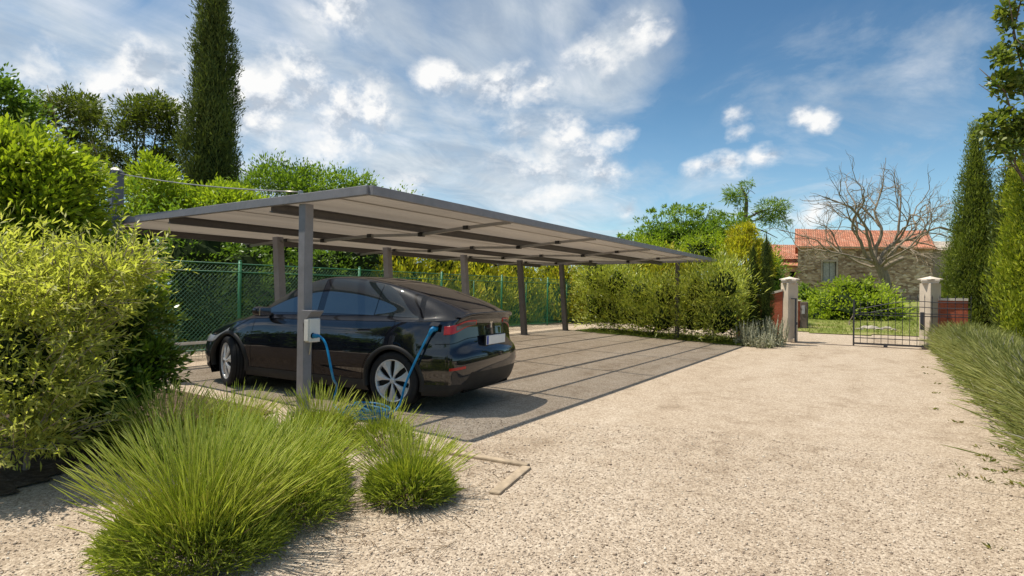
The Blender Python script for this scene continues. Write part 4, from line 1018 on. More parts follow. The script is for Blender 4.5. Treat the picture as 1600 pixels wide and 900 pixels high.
M_mid = leaf_mat('mid_green_leaves', (0.061, 0.123, 0.018), (0.201, 0.306, 0.049), .42, .38)
M_bright = leaf_mat('bright_green_leaves', (0.105, 0.173, 0.018), (0.315, 0.405, 0.045), .4, .42)
M_yell = leaf_mat('golden_green_sprays', (0.156, 0.195, 0.019), (0.442, 0.429, 0.046), .5, .42, odd=(.36, .20, .05))
M_pale = leaf_mat('pale_olive_leaves', (.24, .28, .07), (.50, .51, .17), .45, .52, odd=(.54, .47, .27))
M_glossy = leaf_mat('glossy_laurel_leaves', (0.085, 0.153, 0.017), (0.323, 0.408, 0.043), .42, .4, .25, odd=(.30, .33, .05))
M_dkgloss = leaf_mat('dark_laurel_leaves', (.05, .09, .016), (.14, .20, .04), .27, .25, .55)
M_cyp = leaf_mat('cypress_sprays', (0.04, 0.068, 0.02), (0.124, 0.164, 0.044), .6, .2, .2)
M_cypr = leaf_mat('broad_cypress_sprays', (.05, .09, .018), (.19, .24, .045), .55, .3, .2)
M_cyps = leaf_mat('slim_cypress_sprays', (.030, .052, .014), (.085, .12, .03), .6, .25, .2)
M_cypb = leaf_mat('lit_cypress_sprays', (0.067, 0.123, 0.023), (0.247, 0.314, 0.057), .55, .3, .2)
M_oleander = leaf_mat('oleander_leaves', (.12, .18, .04), (.44, .49, .13), .4, .33, .4)
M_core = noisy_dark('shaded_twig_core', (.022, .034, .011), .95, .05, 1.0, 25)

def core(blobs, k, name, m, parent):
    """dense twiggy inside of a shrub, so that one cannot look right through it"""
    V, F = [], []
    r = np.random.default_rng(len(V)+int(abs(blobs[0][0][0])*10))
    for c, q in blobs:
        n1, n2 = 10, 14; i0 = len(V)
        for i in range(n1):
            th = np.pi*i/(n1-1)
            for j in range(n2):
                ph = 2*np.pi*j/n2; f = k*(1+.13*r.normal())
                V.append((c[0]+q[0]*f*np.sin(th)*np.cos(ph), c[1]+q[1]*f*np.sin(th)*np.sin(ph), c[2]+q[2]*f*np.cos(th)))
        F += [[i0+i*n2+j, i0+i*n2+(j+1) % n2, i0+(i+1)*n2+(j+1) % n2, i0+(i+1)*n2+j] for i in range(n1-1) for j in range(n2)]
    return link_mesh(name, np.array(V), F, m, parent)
def shrub(name, label, cat, blobs, n, L0, W0, m, seed, group=None, per=26, spread=.16, base=None, r0=.05, up=.25, shell=(.62, 1.04), flat=.5, corek=None, bark=None, part='foliage', lowcut=-.55, fork=.35):
    r = np.random.default_rng(seed); c0 = np.mean([c for c, _ in blobs], 0)
    b = np.array(base) if base is not None else np.array([c0[0], c0[1], float(hz(c0[0], c0[1]))])
    t = thing(name, label, cat, b, group)
    P, D = clumps(r, blobs, n, per, shell, spread, up, lowcut=lowcut)
    zmin = hz(P[:, 0], P[:, 1])+.03; ok = P[:, 2] > zmin; P, D = P[ok], D[ok]
    leaf_set(r, P, D, L0, W0, part, m, t, flat)
    limbs(r, b, blobs, r0, bark or BARK, t, 'trunk' if part == 'crown' else 'stems', fork)
    if corek:                                              # only the big masses are dense enough to hide their inside
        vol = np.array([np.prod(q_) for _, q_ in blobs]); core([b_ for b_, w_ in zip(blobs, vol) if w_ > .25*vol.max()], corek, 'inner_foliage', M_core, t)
    return t
def px_blobs(lst):
    """(px, py, depth, radius in px, radius in px up, depth radius m)"""
    out = []
    for px, py, d, rx, ry, rd in lst:
        c = dp(px, py, d); out.append((c, (.87*rx*d/FOC, rd*.9, .87*ry*d/FOC)))
    return out

def lumps(seed, px, py, d, rx, ry, n, size=.30, rd=1.2):
    """a crown broken into many small tufts with gaps between"""
    r = np.random.default_rng(seed); out = []
    for i in range(n):
        a = r.uniform(0, 2*np.pi); q = np.sqrt(r.uniform(.05, 1)); x, y = rx*q*np.cos(a), -ry*q*np.sin(a)
        s = size*r.uniform(.6, 1.25)
        out.append((px+x, py+y, d+r.normal()*rd*.4, rx*s, ry*s*.75, rx*s*d/FOC))
    return px_blobs(out)
def shoots(t, seed, blobs, n, ln, L0, W0, m, wood, per=15, up=.6, name='shoots'):
    """long leafy shoots standing out of a shrub"""
    r = np.random.default_rng(seed); bl = [(np.array(c, float), np.array(q, float)) for c, q in blobs]; P, D, Nn, mb = [], [], [], MB()
    for i in range(n):
        c, q = bl[r.integers(len(bl))]; d = sph(r, 1)[0]; d[2] = abs(d[2])*.9-.15; d = unit(d)
        p = c+d*q*.85; dr = unit(d+np.array([0, 0, up*r.uniform(.2, 1)])+r.normal(size=3)*.3); l = ln*r.uniform(.5, 1.25)
        s = np.linspace(0, 1, per)[:, None]; pts = p+dr*l*s+np.array([0, 0, -.35*l])*s**2*r.uniform(0, 1)
        mb.tube(pts[::3], np.linspace(.005, .0015, len(pts[::3])), 3, cap=False)
        for k in range(2, per):
            a = r.uniform(0, 2*np.pi); u = unit(np.cross(dr, r.normal(size=3)))
            P.append(pts[k]); D.append(unit(dr*.7+u*.8)); Nn.append(r.normal(size=3)+np.array([0, 0, 1.2]))
    k = len(P); leaves(np.array(P), np.array(D), unit(np.array(Nn)), L0*r.uniform(.6, 1.2, k), W0*r.uniform(.7, 1.2, k), .12, name, m, t)
    mb.build('twigs', wood, t)
def conifer(name, label, cat, base, height, prof, n, L0, W0, m, seed, group=None, part='crown', lean=0, lump=.16, core_m=True):
    """a column of upright sprays; prof = [(height fraction, radius)]"""
    r = np.random.default_rng(seed); base = np.array(base, float)
    t = thing(name, label, cat, base, group)
    hs, rs = zip(*prof)
    nc = n//14; u = r.uniform(0, 1, nc*3); w = np.interp(u, hs, rs); u = u[r.uniform(0, max(rs), nc*3) < w+.03*max(rs)][:nc]; nc = len(u)
    a = r.uniform(0, 2*np.pi, nc); R = np.interp(u, hs, rs)*(1+lump*np.sin(a*3+u*17)+lump*.7*np.sin(a*5-u*31)+r.normal(size=nc)*.10)*r.uniform(.78, 1.05, nc)
    cen = np.stack([R*np.cos(a), R*np.sin(a), u*height], 1); out_ = np.stack([np.cos(a), np.sin(a), 0*a], 1)
    k = r.integers(8, 20, nc); ii = np.repeat(np.arange(nc), k); nn_ = len(ii)
    s = .10*max(rs)+.02
    P = cen[ii]+r.normal(size=(nn_, 3))*s*np.array([1, 1, 1.5]); D = unit(out_[ii]*.45+np.array([0, 0, .9])+r.normal(size=(nn_, 3))*.38)
    P = P+base; P = P[:, :]; ok = P[:, 2] > base[2]+.02
    P, D, ii = P[ok], D[ok], ii[ok]
    Nn = unit(out_[ii]+r.normal(size=(len(ii), 3))*.7)
    leaves(P, D, Nn, L0*r.uniform(.6, 1.3, len(P)), W0*r.uniform(.7, 1.2, len(P)), .1, part, m, t)
    MB().tube([base-[0, 0, .1], base+[0, 0, height*.5], base+[0, 0, height*.93]], [max(rs)*.16, max(rs)*.10, .01], 8).build('trunk', BARK, t, smooth=True)
    if core_m:
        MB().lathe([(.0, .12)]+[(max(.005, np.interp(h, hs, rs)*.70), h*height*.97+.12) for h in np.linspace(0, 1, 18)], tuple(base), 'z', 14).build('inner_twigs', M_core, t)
    return t

# --- the near left corner: pale olive-leaved bush in front of glossy laurels
OB = px_blobs([(15, 570, 4.4, 100, 150, .6), (95, 470, 4.6, 80, 80, .5), (62, 615, 4.3, 74, 86, .45), (-70, 480, 4.5, 130, 150, .8), (150, 435, 4.9, 54, 54, .35), (20, 430, 4.8, 80, 60, .45), (40, 690, 4.2, 70, 50, .35), (105, 535, 4.6, 46, 54, .3), (192, 425, 4.9, 30, 36, .25)])
ob = shrub('olive_leaved_bush', 'big bush with narrow pale yellow-green leaves at the left edge, in front of the laurel', 'bush', OB,
      20000, .075, .017, M_pale, 11, per=30, spread=.24, base=gp(40, 735), r0=.025, flat=.45, corek=.52, bark=BARKP, up=.1, shell=(.5, 1.05))
shoots(ob, 15, OB, 420, .33, .07, .016, M_pale, BARKP)
lb = shrub('laurel_bush', 'tall glossy laurel bush with broad bright leaves behind the pale olive bush', 'bush',
      px_blobs([(20, 340, 5.6, 130, 130, .6), (80, 345, 5.7, 66, 80, .5), (-60, 330, 5.4, 90, 130, .6), (60, 275, 5.7, 70, 56, .5), (140, 412, 5.7, 54, 52, .4), (195, 440, 5.6, 42, 42, .35), (0, 245, 5.6, 56, 52, .5)]),
      30000, .080, .032, M_glossy, 12, per=22, spread=.16, base=gp(60, 680), r0=.05, flat=.35, corek=.66)
shoots(lb, 16, px_blobs([(20, 330, 5.6, 120, 120, .6), (80, 340, 5.7, 66, 80, .5), (60, 275, 5.7, 70, 56, .5), (120, 412, 5.7, 44, 44, .4), (0, 245, 5.6, 56, 52, .5)]), 190, .30, .08, .030, M_glossy, BARK, 11)
shrub('dark_laurel', 'low dark laurel with broad leaves between the pale bush and the car', 'bush',
      px_blobs([(195, 520, 5.6, 54, 80, .4), (165, 600, 5.4, 66, 66, .4), (228, 580, 5.6, 36, 54, .3), (130, 660, 5.2, 64, 58, .4)]),
      7500, .085, .034, M_dkgloss, 13, per=20, spread=.2, base=gp(185, 660), r0=.03, flat=.35, corek=.55)
shrub('laurel_sapling', 'small young laurel with loose dark leaves beside the sandy path', 'bush',
      px_blobs([(232, 570, 5.5, 26, 40, .2), (200, 620, 5.3, 30, 40, .2)]), 700, .08, .033, M_mid, 14, per=14, spread=.3, base=gp(215, 668), r0=.012)

# --- the garden behind the photographer's left shoulder: it only shows in the car's flank
for i, (x, y, h, w) in enumerate(((-11.5, -6.5, 2.6, 2.2), (-15.0, -5.5, 3.2, 2.6), (-18.5, -3.5, 3.0, 2.6), (-8.0, -8.5, 2.8, 2.4), (-3.5, -9.0, 2.8, 2.4), (1.5, -9.0, 3.0, 2.4))):
    shrub('garden_shrub', ('dense dark garden shrub standing behind the bushes outside the left edge of the picture', 'dense dark garden shrub standing behind the bushes outside the left edge of the picture')[0], 'shrub',
          [((x, y, h*.5), (w, 1.3, h*.5)), ((x+.7, y, h*.7), (w*.5, 1.0, h*.36))], 2600, .26, .13, M_deep, 150+i, 'garden shrubs outside the picture', corek=.8, r0=.06)
# --- background trees on the left
def tree(label, blobs, n, L0, W0, m, seed, base, r0=.18, name='broadleaf_tree', group='trees behind the fence', **k):
    return shrub(name, label, 'tree', blobs, n, L0, W0, m, seed, group, base=base, r0=r0, part='crown', **k)
def foot(px, d): p = dp(px, 460, d); return np.array([p[0], p[1], float(hz(p[0], p[1]))])
tree('dark dense tree at the far left edge behind the laurel bush', px_blobs([(-40, 190, 17, 80, 90, 2.0), (10, 160, 17, 28, 40, .8), (5, 230, 17, 50, 50, 1.2)]), 9000, .17, .085, M_deep, 21, foot(-30, 17), lowcut=-.9)
tree('tall loose acacia behind the laurel bush, second from the left edge', lumps(221, 92, 222, 23, 76, 74, 44, .30)+px_blobs([(95, 290, 23, 60, 40, 1.4)]), 16000, .19, .055, M_acacia, 22, foot(100, 23), per=24, spread=.26, name='acacia_tree', bark=BARKP, shell=(.35, 1.0), lowcut=-.95)
tree('tall loose acacia with pale branches showing, just left of the cypress', lumps(222, 226, 230, 22, 74, 70, 44, .30)+px_blobs([(235, 300, 22, 60, 36, 1.4)]), 16000, .19, .055, M_acacia, 23, foot(225, 22), per=24, spread=.26, name='acacia_tree', bark=BARKP, shell=(.35, 1.0), lowcut=-.95)
conifer('tall_cypress', 'very tall dark cypress rising out of the top of the picture', 'cypress', foot(328, 21), 13.9, [(0, .62), (.15, .76), (.4, .76), (.55, .67), (.72, .50), (.88, .26), (1, .03)], 62000, .17, .034, M_cyp, 24, lump=.22)
shrub('ash_sapling', 'light green young ash behind the fence, right beside the mast', 'tree', px_blobs([(240, 300, 15.5, 50, 48, .8), (225, 350, 15.5, 52, 50, .8), (270, 330, 15.5, 36, 45, .6), (245, 265, 15.5, 22, 24, .4)]), 8500, .13, .045, M_bright, 25, base=foot(240, 15.5), r0=.05, part='crown', per=24, spread=.2)
for i, (lab, bl, n, m, d) in enumerate((
    ('leafy green tree rising behind the carport roof, right of the tall cypress', [(430, 300, 20, 60, 48, 1.4), (410, 285, 20, 30, 30, .9), (470, 310, 20, 50, 45, 1.2)], 8500, M_mid, 20),
    ('olive green rounded tree behind the middle of the canopy edge', [(500, 295, 21, 55, 40, 1.4), (550, 305, 21, 42, 36, 1.1), (520, 330, 21, 70, 40, 1.4), (572, 285, 21, 14, 16, .4)], 8500, M_mid, 21),
    ('bright green shrub tops showing over the near canopy edge beside the cypress', [(350, 330, 16, 48, 40, 1.0), (330, 312, 16, 22, 22, .5), (390, 335, 16.5, 36, 34, .8)], 5500, M_bright, 16))):
    tree(lab, px_blobs(bl)+lumps(300+i, bl[0][0]+8, bl[0][1]-8, d, bl[0][3]*1.15, bl[0][4]*1.0, 14, .26, .8), n, .14, .05, m, 30+i, foot(bl[0][0], d), r0=.10, spread=.22)
# hedge behind the fence, seen under the canopy
def hedge(name, label, x0, y0, x1, y1, h, th, n, L0, W0, m, seed, corek=.7, cat='hedge', per=26, up=.2, top=.12, spread=.15, group=None):
    nb = max(3, int(math.hypot(x1-x0, y1-y0)/(h*.42))); r = np.random.default_rng(seed+500); bl = []
    for i in range(nb):
        f = (i+.5)/nb; x = x0+(x1-x0)*f+r.normal()*.08; y = y0+(y1-y0)*f+r.normal()*.08; z = float(hz(x, y)); hh = h*(1+r.normal()*top)
        bl.append(((x, y, z+hh*.68), (th*r.uniform(.85, 1.15), h*.36, hh*.36)))
        bl.append(((x+r.normal()*.1, y, z+hh*.30), (th*r.uniform(.9, 1.15), h*.38, hh*.34)))
    return shrub(name, label, cat, bl, n, L0, W0, m, seed, group, per=per, up=up, corek=corek, r0=.035, spread=spread, base=((x0+x1)/2, (y0+y1)/2, float(hz((x0+x1)/2, (y0+y1)/2))), lowcut=-.8, fork=.15)
hedge('dark_hedge', 'dense dark green hedge close behind the left part of the chain-link fence', -13.1, 2.0, -13.2, 12.6, 2.7, .9, 26000, .12, .05, M_deep, 41, .62)
hedge('mixed_hedge', 'taller mid green hedge behind the fence posts, beside the golden conifers', -14.6, 4.0, -14.4, 15.5, 3.5, 1.0, 20000, .13, .055, M_mid, 42, .6)
gold = [(-13.6, 14.2, 3.0), (-13.4, 16.4, 2.7), (-13.5, 18.6, 2.9), (-13.2, 20.8, 2.7), (-12.4, 23.0, 2.9), (-11.2, 24.6, 3.1), (-9.6, 25.2, 3.0), (-8.0, 25.4, 3.1)]
for i, (x, y, h) in enumerate(gold):
    lab = ['golden green conifer behind the fence, nearest to the car', 'golden conifer behind the fence with a few browned sprays, second from the car', 'golden conifer behind the fence, third from the car', 'golden conifer behind the fence, fourth from the car', 'golden conifer at the corner behind the fence end', 'golden conifer just behind the oleander hedge, at its left end', 'golden conifer behind the middle of the oleander hedge', 'golden conifer behind the right half of the oleander hedge'][i]
    conifer('golden_conifer', lab, 'conifer', (x, y, float(hz(x, y))), h, [(0, 1.05), (.25, 1.2), (.55, 1.0), (.8, .62), (1, .08)], 6500, .22, .06, M_yell, 50+i, 'golden conifers behind the fence', lump=.2)
hedge('oleander_hedge', 'long oleander hedge at the far end of the parking bays', -9.6, 19.9, -3.6, 18.4, 2.3, .75, 21000, .17, .034, M_oleander, 61, .45, per=18, up=.75, spread=.26)
shrub('oleander_bush', 'oleander at the end of the hedge, left of the two slim cypresses', 'bush', [((-4.15, 19.5, .95), (.5, .5, .75)), ((-4.4, 19.9, 1.4), (.55, .6, .7)), ((-4.0, 19.3, .5), (.45, .4, .45))], 3600, .17, .034, M_oleander, 62, per=18, up=.7, spread=.26, corek=.35, r0=.02)
# masses behind the oleander
tree('broad yellow-green shrub behind the far carport post', px_blobs([(1040, 425, 27, 60, 40, 1.6), (1100, 400, 27, 60, 40, 1.6), (1000, 400, 28, 50, 34, 1.4), (1130, 440, 26, 50, 46, 1.4), (1065, 460, 26, 80, 40, 1.5)]), 12000, .15, .06, M_bright, 63, foot(1070, 27), name='tall_shrub', r0=.08, corek=.6, group='green masses beyond the oleander hedge')
tree('dark rounded tree with feathery top behind the far end of the carport', px_blobs([(1060, 375, 33, 64, 30, 2.0), (1110, 368, 33, 56, 30, 1.8), (1020, 380, 33, 46, 26, 1.6), (1150, 385, 32, 48, 40, 1.6)])+lumps(640, 1075, 345, 33, 80, 26, 26, .24, 2.0)+lumps(641, 1000, 372, 34, 34, 16, 10, .3, 1.5), 14000, .20, .07, M_mid, 64, foot(1090, 33), r0=.16, group='green masses beyond the oleander hedge', corek=.55)
tree('golden cypress bush behind the two slim cypresses', px_blobs([(1165, 410, 25, 40, 50, 1.2), (1190, 420, 25, 18, 50, .7), (1160, 372, 25, 24, 24, .6)]), 8500, .17, .045, M_yell, 65, foot(1170, 25), name='golden_bush', group='green masses beyond the oleander hedge', r0=.06, up=.8)
tree('leafy shrub between the slim cypresses and the village house', px_blobs([(1205, 440, 26, 28, 50, .9), (1215, 470, 25, 26, 36, .8)]), 3500, .16, .06, M_mid, 66, foot(1208, 26), name='tall_shrub', group='green masses beyond the oleander hedge', r0=.05, corek=.5)
def wispy_pine():
    r = np.random.default_rng(67); d = 36; b = foot(1165, d)
    t = thing('wispy_pine', 'tall sparse pine with two loose tufts standing clear of the green mass', 'tree', b)
    p = lambda x, y: dp(x, y, d)
    mb = MB(); mb.tube(bez([b, p(1163, 390), p(1165, 340), p(1166, 310), p(1158, 292)], 6), np.linspace(.20, .05, 25), 8)
    for pts, q in ((((1163, 345), (1185, 332), (1210, 325)), .09), (((1164, 340), (1180, 345), (1205, 330), (1222, 332)), .07), (((1166, 305), (1150, 308), (1140, 310)), .05), (((1166, 305), (1172, 298), (1180, 303)), .03), (((1163, 352), (1190, 360), (1215, 372)), .06), (((1210, 326), (1226, 340), (1232, 352)), .03)):
        P_ = bez([p(*k) for k in pts], 6); mb.tube(P_, np.linspace(q, q*.3, len(P_)), 6)
    mb.build('trunk', BARK, t, smooth=True)
    P, D = clumps(r, px_blobs([(1150, 305, d, 16, 16, .5), (1168, 290, d, 10, 8, .3), (1205, 325, d, 26, 12, .7), (1215, 345, d, 20, 12, .5), (1195, 338, d, 16, 8, .4), (1158, 320, d, 8, 8, .3), (1142, 312, d, 7, 9, .3)]), 2600, 16, spread=.25, up=-.1)
    leaf_set(r, P, D, .30, .05, 'crown', M_mid, t, .2)
wispy_pine()
# --- two slim cypresses by the gate, silver plants at their feet
for px_, h, lab, s in ((1176, 2.95, 'slim dark cypress by the gate, the shorter left one of the pair', 71), (1196, 3.3, 'slim dark cypress by the gate, the taller one next to the red wall', 72)):
    p = yp(px_, 535, 19.0); b = np.array([p[0], p[1], float(hz(p[0], p[1]))])
    conifer('slim_cypress', lab, 'cypress', b, h, [(0, .10), (.2, .17), (.6, .16), (.85, .09), (1, .01)], 9000, .075, .014, M_cyps, s, 'pair of slim cypresses', lump=.10)

# --- right side
b = gp(1522, 533); conifer('cypress_tree', 'broad green cypress standing alone to the right of the gate', 'cypress', b, 7.1, [(0, .50), (.12, .68), (.35, .66), (.6, .45), (.8, .24), (.93, .09), (1, .02)], 44000, .12, .024, M_cypr, 73, lump=.22)
b2 = gp(1600, 556); conifer('thuja_tree', 'big bright green thuja cut off by the right edge', 'conifer', b2+[.42, 0, 0], 6.4, [(0, .6), (.15, .82), (.5, .78), (.8, .45), (1, .05)], 32000, .15, .035, leaf_mat('thuja_sprays', (0.096, 0.16, 0.019), (0.336, 0.384, 0.048), .5, .38, .2), 74, lump=.2)
b3 = dp(1576, 470, 17.5); conifer('slim_cypress', 'slim cypress in the gap behind the broad one and the bright thuja', 'cypress', (b3[0], b3[1], 0), 5.6, [(0, .3), (.3, .4), (.7, .34), (.9, .16), (1, .03)], 9000, .16, .03, M_cyp, 75)
tree('large-leaved tree overhanging from the top right corner', lumps(760, 1580, 175, 14.5, 62, 60, 26, .27, .8)+lumps(761, 1585, 60, 14.5, 36, 66, 14, .34, .6)+lumps(762, 1560, 205, 14.5, 36, 34, 9, .36, .5)+px_blobs([(1690, 120, 15, 70, 130, 1.6), (1660, 260, 15, 50, 60, 1.2)]),
     9500, .17, .10, leaf_mat('plane_leaves', (.045, .085, .018), (.17, .215, .045), .4, .35), 76, foot(1740, 15), r0=.16, group=None, per=14, spread=.26, flat=.5, lowcut=-.95, shell=(.4, 1.0))
# --- beyond the gate
mb_ = gp(1325, 515)
shrub('bramble_mound', 'rounded mound of bright green brambles in front of the barn', 'bush', px_blobs([(1330, 490, 29, 78, 46, 1.9), (1298, 503, 29, 56, 32, 1.5), (1378, 497, 29, 46, 38, 1.4), (1338, 464, 29.5, 50, 32, 1.3)]), 12000, .16, .085, leaf_mat('bramble_leaves', (.12, .19, .02), (.33, .42, .05), .45, .4), 77, base=gp(1325, 512), r0=.03, corek=.75, per=22)
shrub('round_bush', 'small round dark bush between the mound and the gate pillar with the curved wall', 'bush', px_blobs([(1255, 460, 40, 14, 16, .7), (1272, 466, 40, 18, 14, .7)]), 1800, .16, .07, M_mid, 78, base=foot(1262, 40), r0=.04, corek=.6)
shrub('bramble_mound', 'low bramble mound at the right, in front of the lean-to', 'bush', px_blobs([(1480, 462, 30, 24, 12, 1.0), (1510, 460, 30, 30, 16, 1.2)]), 2200, .15, .07, M_mid, 79, base=foot(1490, 30), r0=.02, corek=.6)
def bare_tree():
    r = np.random.default_rng(81); d = 37.0; b = gp(1386, 470); b = dp(1386, 466, d); b[2] = float(hz(b[0], b[1]))
    t = thing('bare_tree', 'leafless grey tree with a wide crown of twisted branches in front of the barn', 'tree', b)
    px = d/FOC; mb = MB(); tw = MB()
    rt = R3[:, 0]; rt = np.array([rt[0], rt[1], 0]); fwv = np.array([-R3[0, 2], -R3[1, 2], 0])
    fork = dp(1371, 408, d)
    trunk = bez([b-[0, 0, .3], dp(1383, 440, d), fork], 8)
    mb.tube(trunk, np.linspace(.36, .26, len(trunk)), 10)
    def grow(p, dirv, ln, rad, depth):
        n = 6; pts = [p]; dv = dirv/np.linalg.norm(dirv)
        for i in range(n):
            dv = unit(dv+r.normal(size=3)*.17+np.array([0, 0, .004])); pts.append(pts[-1]+dv*ln/n)
        (mb if rad > .03 else tw).tube(pts, np.linspace(rad, rad*.62, n+1)*.74, 7 if rad > .06 else (5 if rad > .025 else 3), cap=False)
        if depth == 0: return
        for k in range(r.integers(2, 4) if depth < 3 else 2):
            i = r.integers(2, n+1); ax = unit(r.normal(size=3)); nd = unit(dv+ax*r.uniform(.55, 1.05)+np.array([0, 0, .08]))
            grow(pts[i], nd, ln*r.uniform(.55, .82), max(.012, rad*r.uniform(.40, .60)), depth-1)
        nd = unit(dv+r.normal(size=3)*.3); grow(pts[-1], nd, ln*.72, max(.011, rad*.62), depth-1)
    for dx, up, dz, ln, rad in ((-1.25, .50, .2, 2.9, .17), (-.75, .85, -.3, 2.8, .17), (-.1, 1.1, .3, 2.5, .19), (.65, .9, -.2, 2.8, .18), (1.2, .60, .3, 3.0, .17), (-1.3, .10, -.2, 2.9, .12), (1.25, .22, -.4, 3.0, .12), (.4, .5, -1.0, 2.3, .12), (-.3, .5, 1.0, 2.3, .12)):
        grow(fork-np.array([0, 0, r.uniform(0, .5)]), rt*dx+np.array([0, 0, up])+fwv*dz, ln, rad, 4)
    lo = dp(1376, 424, d); P_ = bez([lo, dp(1392, 412, d-.5), dp(1412, 403, d-.8)], 6); mb.tube(P_, np.linspace(.17, .12, len(P_)), 8)
    mb.build('trunk', bark_mat('weathered_bark', (.27, .22, .16)), t, smooth=True); tw.build('twigs', bark_mat('twig_bark', (.30, .24, .17)), t)
bare_tree()
def rocks():
    m = simple_mat('pale_fieldstone', (.42, .37, .31), .9, 0, .2, .25, 4, bmp=.6)
    r = np.random.default_rng(85)
    for i, (px_, py_, s) in enumerate(((1343, 516, .14), (1352, 514, .20), (1363, 515, .24), (1374, 516, .15), (1385, 515, .19), (1396, 517, .13))):
        v = sph(r, 40); p = gp(px_, py_)
        bm = bmesh.new()
        for q in v: bm.verts.new(p+q*np.array([s, s*.8, s*.45])*r.uniform(.8, 1.1)+[0, 0, s*.25])
        bmesh.ops.convex_hull(bm, input=bm.verts); me = bpy.data.meshes.new('rock'); bm.to_mesh(me); bm.free(); me.materials.append(m)
        o = bpy.data.objects.new('rock', me); COL.objects.link(o)
        tag(o, 'pale field stone in the small pile on the grass beyond the gate', 'rock', 'stones piled on the grass beyond the gate')
rocks()

# --- lavender, silver plants and grass: fans of thin stems
def fan(r, B, D, Ln, rad, bend=.25, k=6, prof=None, name='stems', m=None, parent=None):
    n = len(B); D = unit(D); t = np.linspace(0, 1, k); Ln = np.asarray(Ln)[:, None, None]
    side = unit(np.cross(D, r.normal(size=(n, 3)))); dn = np.array([0, 0, -1.0])
    sag = unit(D*np.array([1, 1, 0])+1e-6*side)*.6+dn*.55
    C_ = B[:, None]+D[:, None]*Ln*t[None, :, None]+sag[:, None]*Ln*bend*(t**2.2)[None, :, None]*r.uniform(.2, 1.4, n)[:, None, None]+side[:, None]*Ln*(.03*np.sin(t*4)[None]+(np.clip(r.normal(size=n)**3, -3, 3)*.035)[:, None]*t[None]**2)[:, :, None]
    pr = np.asarray(prof if prof is not None else np.linspace(1, .5, k)); rr = (rad*r.uniform(.75, 1.25, n))[:, None]*pr[None]
    s2 = np.cross(D, side); ang = np.array([0, 2.094, 4.189])
    ring = side[:, None, None]*np.cos(ang)[None, None, :, None]+s2[:, None, None]*np.sin(ang)[None, None, :, None]
    V = C_[:, :, None]+ring*rr[:, :, None, None]
    i = np.arange(n*k*3).reshape(n, k, 3); F = []
    for j in range(3):
        F.append(np.stack([i[:, :-1, j], i[:, :-1, (j+1) % 3], i[:, 1:, (j+1) % 3], i[:, 1:, j]], -1).reshape(-1, 4))
    return link_mesh(name, V.reshape(-1, 3), np.concatenate(F), m, parent)
M_lavst = leaf_mat('lavender_stems', (.24, .33, .05), (.46, .56, .11), .5, .48, .3, odd=(.50, .42, .22), tip=(.54, .58, .22))
M_lavlf = leaf_mat('lavender_leaves', (.10, .15, .03), (.32, .38, .09), .6, .42, .2)
M_lavgr = leaf_mat('grey_lavender_stems', (.15, .19, .06), (.37, .40, .17), .55, .4, .25, odd=(.36, .33, .34))
M_twig = bark_mat('lavender_wood', (.17, .11, .075))
LPROF = [1, .9, .8, .75, .75, .8, 2.3, 2.6, .5]
def lavender(label, base, rad, height, n, seed, group='lavender plants', stem_m=None, lean=(0, 0), thick=.0011, spread=1.0, bare=0.0):
    r = np.random.default_rng(seed); base = np.array(base, float)
    t = thing('lavender', label, 'lavender', base, group)
    a = r.uniform(0, 2*np.pi, n); q = np.sqrt(r.uniform(0, 1, n)); tilt = q*.86*spread+r.normal(size=n)*.13
    D = np.stack([np.sin(tilt)*np.cos(a)+lean[0], np.sin(tilt)*np.sin(a)+lean[1], np.cos(tilt)], 1)
    B = base+np.stack([np.cos(a)*q*rad*.55, np.sin(a)*q*rad*.55, .06+.20*height*np.sqrt(np.clip(1-q**2, 0, 1))], 1)
    B[:, 2] = np.maximum(B[:, 2]-base[2]+hz(B[:, 0], B[:, 1]), hz(B[:, 0], B[:, 1])+.02)
    fan(r, B, D, height*(1.0-.10*q)*r.uniform(.42, 1.18, n)**1.0, thick*1.05, .13, 9, LPROF, 'flower_stems', stem_m or M_lavst, t)
    n2 = int(n*6.5); a = r.uniform(0, 2*np.pi, n2); u = r.uniform(-.1, 1, n2); rr = rad*.98*np.sqrt(np.clip(1-np.clip(u, 0, 1)**2, 0, 1))*r.uniform(.6, 1.05, n2)
    P = base+np.stack([rr*np.cos(a), rr*np.sin(a), height*.36*u+.05], 1)
    D2 = unit(np.stack([np.cos(a)*(1-u*.6), np.sin(a)*(1-u*.6), .35+u], 1)+r.normal(size=(n2, 3))*.35)
    zg = hz(P[:, 0], P[:, 1])+.02; P[:, 2] = np.maximum(P[:, 2], zg)
    leaves(P, D2, sph(r, n2), .085*r.uniform(.6, 1.5, n2), .0075*r.uniform(.8, 1.4, n2), .1, 'foliage', M_lavlf, t)
    n3 = 60; a = r.uniform(0, 2*np.pi, n3); B3 = base+np.stack([np.cos(a)*.05, np.sin(a)*.05, 0*a+.0], 1)
    D3 = np.stack([np.cos(a), np.sin(a), r.uniform(.2, 1.2, n3)], 1)
    fan(r, B3, D3, rad*r.uniform(.6, 1.05, n3), .005, .05, 5, None, 'wood', M_twig, t)
    return t
lavender('largest lavender in full green stem at the near left, in front of everything', gp(310, 862), .46, .64, 1500, 101, spread=.82)
lavender('big lavender close behind the largest one, in the middle of the near bed', gp(420, 800), .50, .50, 1150, 102)
lavender('lavender in the second row, seen just below the front carport post', gp(455, 755), .40, .42, 800, 103)
lavender('small rounded lavender apart on the pale stones, nearest to the drive', gp(640, 778), .30, .40, 750, 104)
lavender('lavender standing before the parked car at the foot of the front post', gp(500, 690), .38, .44, 380, 105, spread=.8)
lavender('thin lavender at the back of the bed by the coiled blue cable', gp(600, 700), .28, .38, 200, 106, spread=.8)
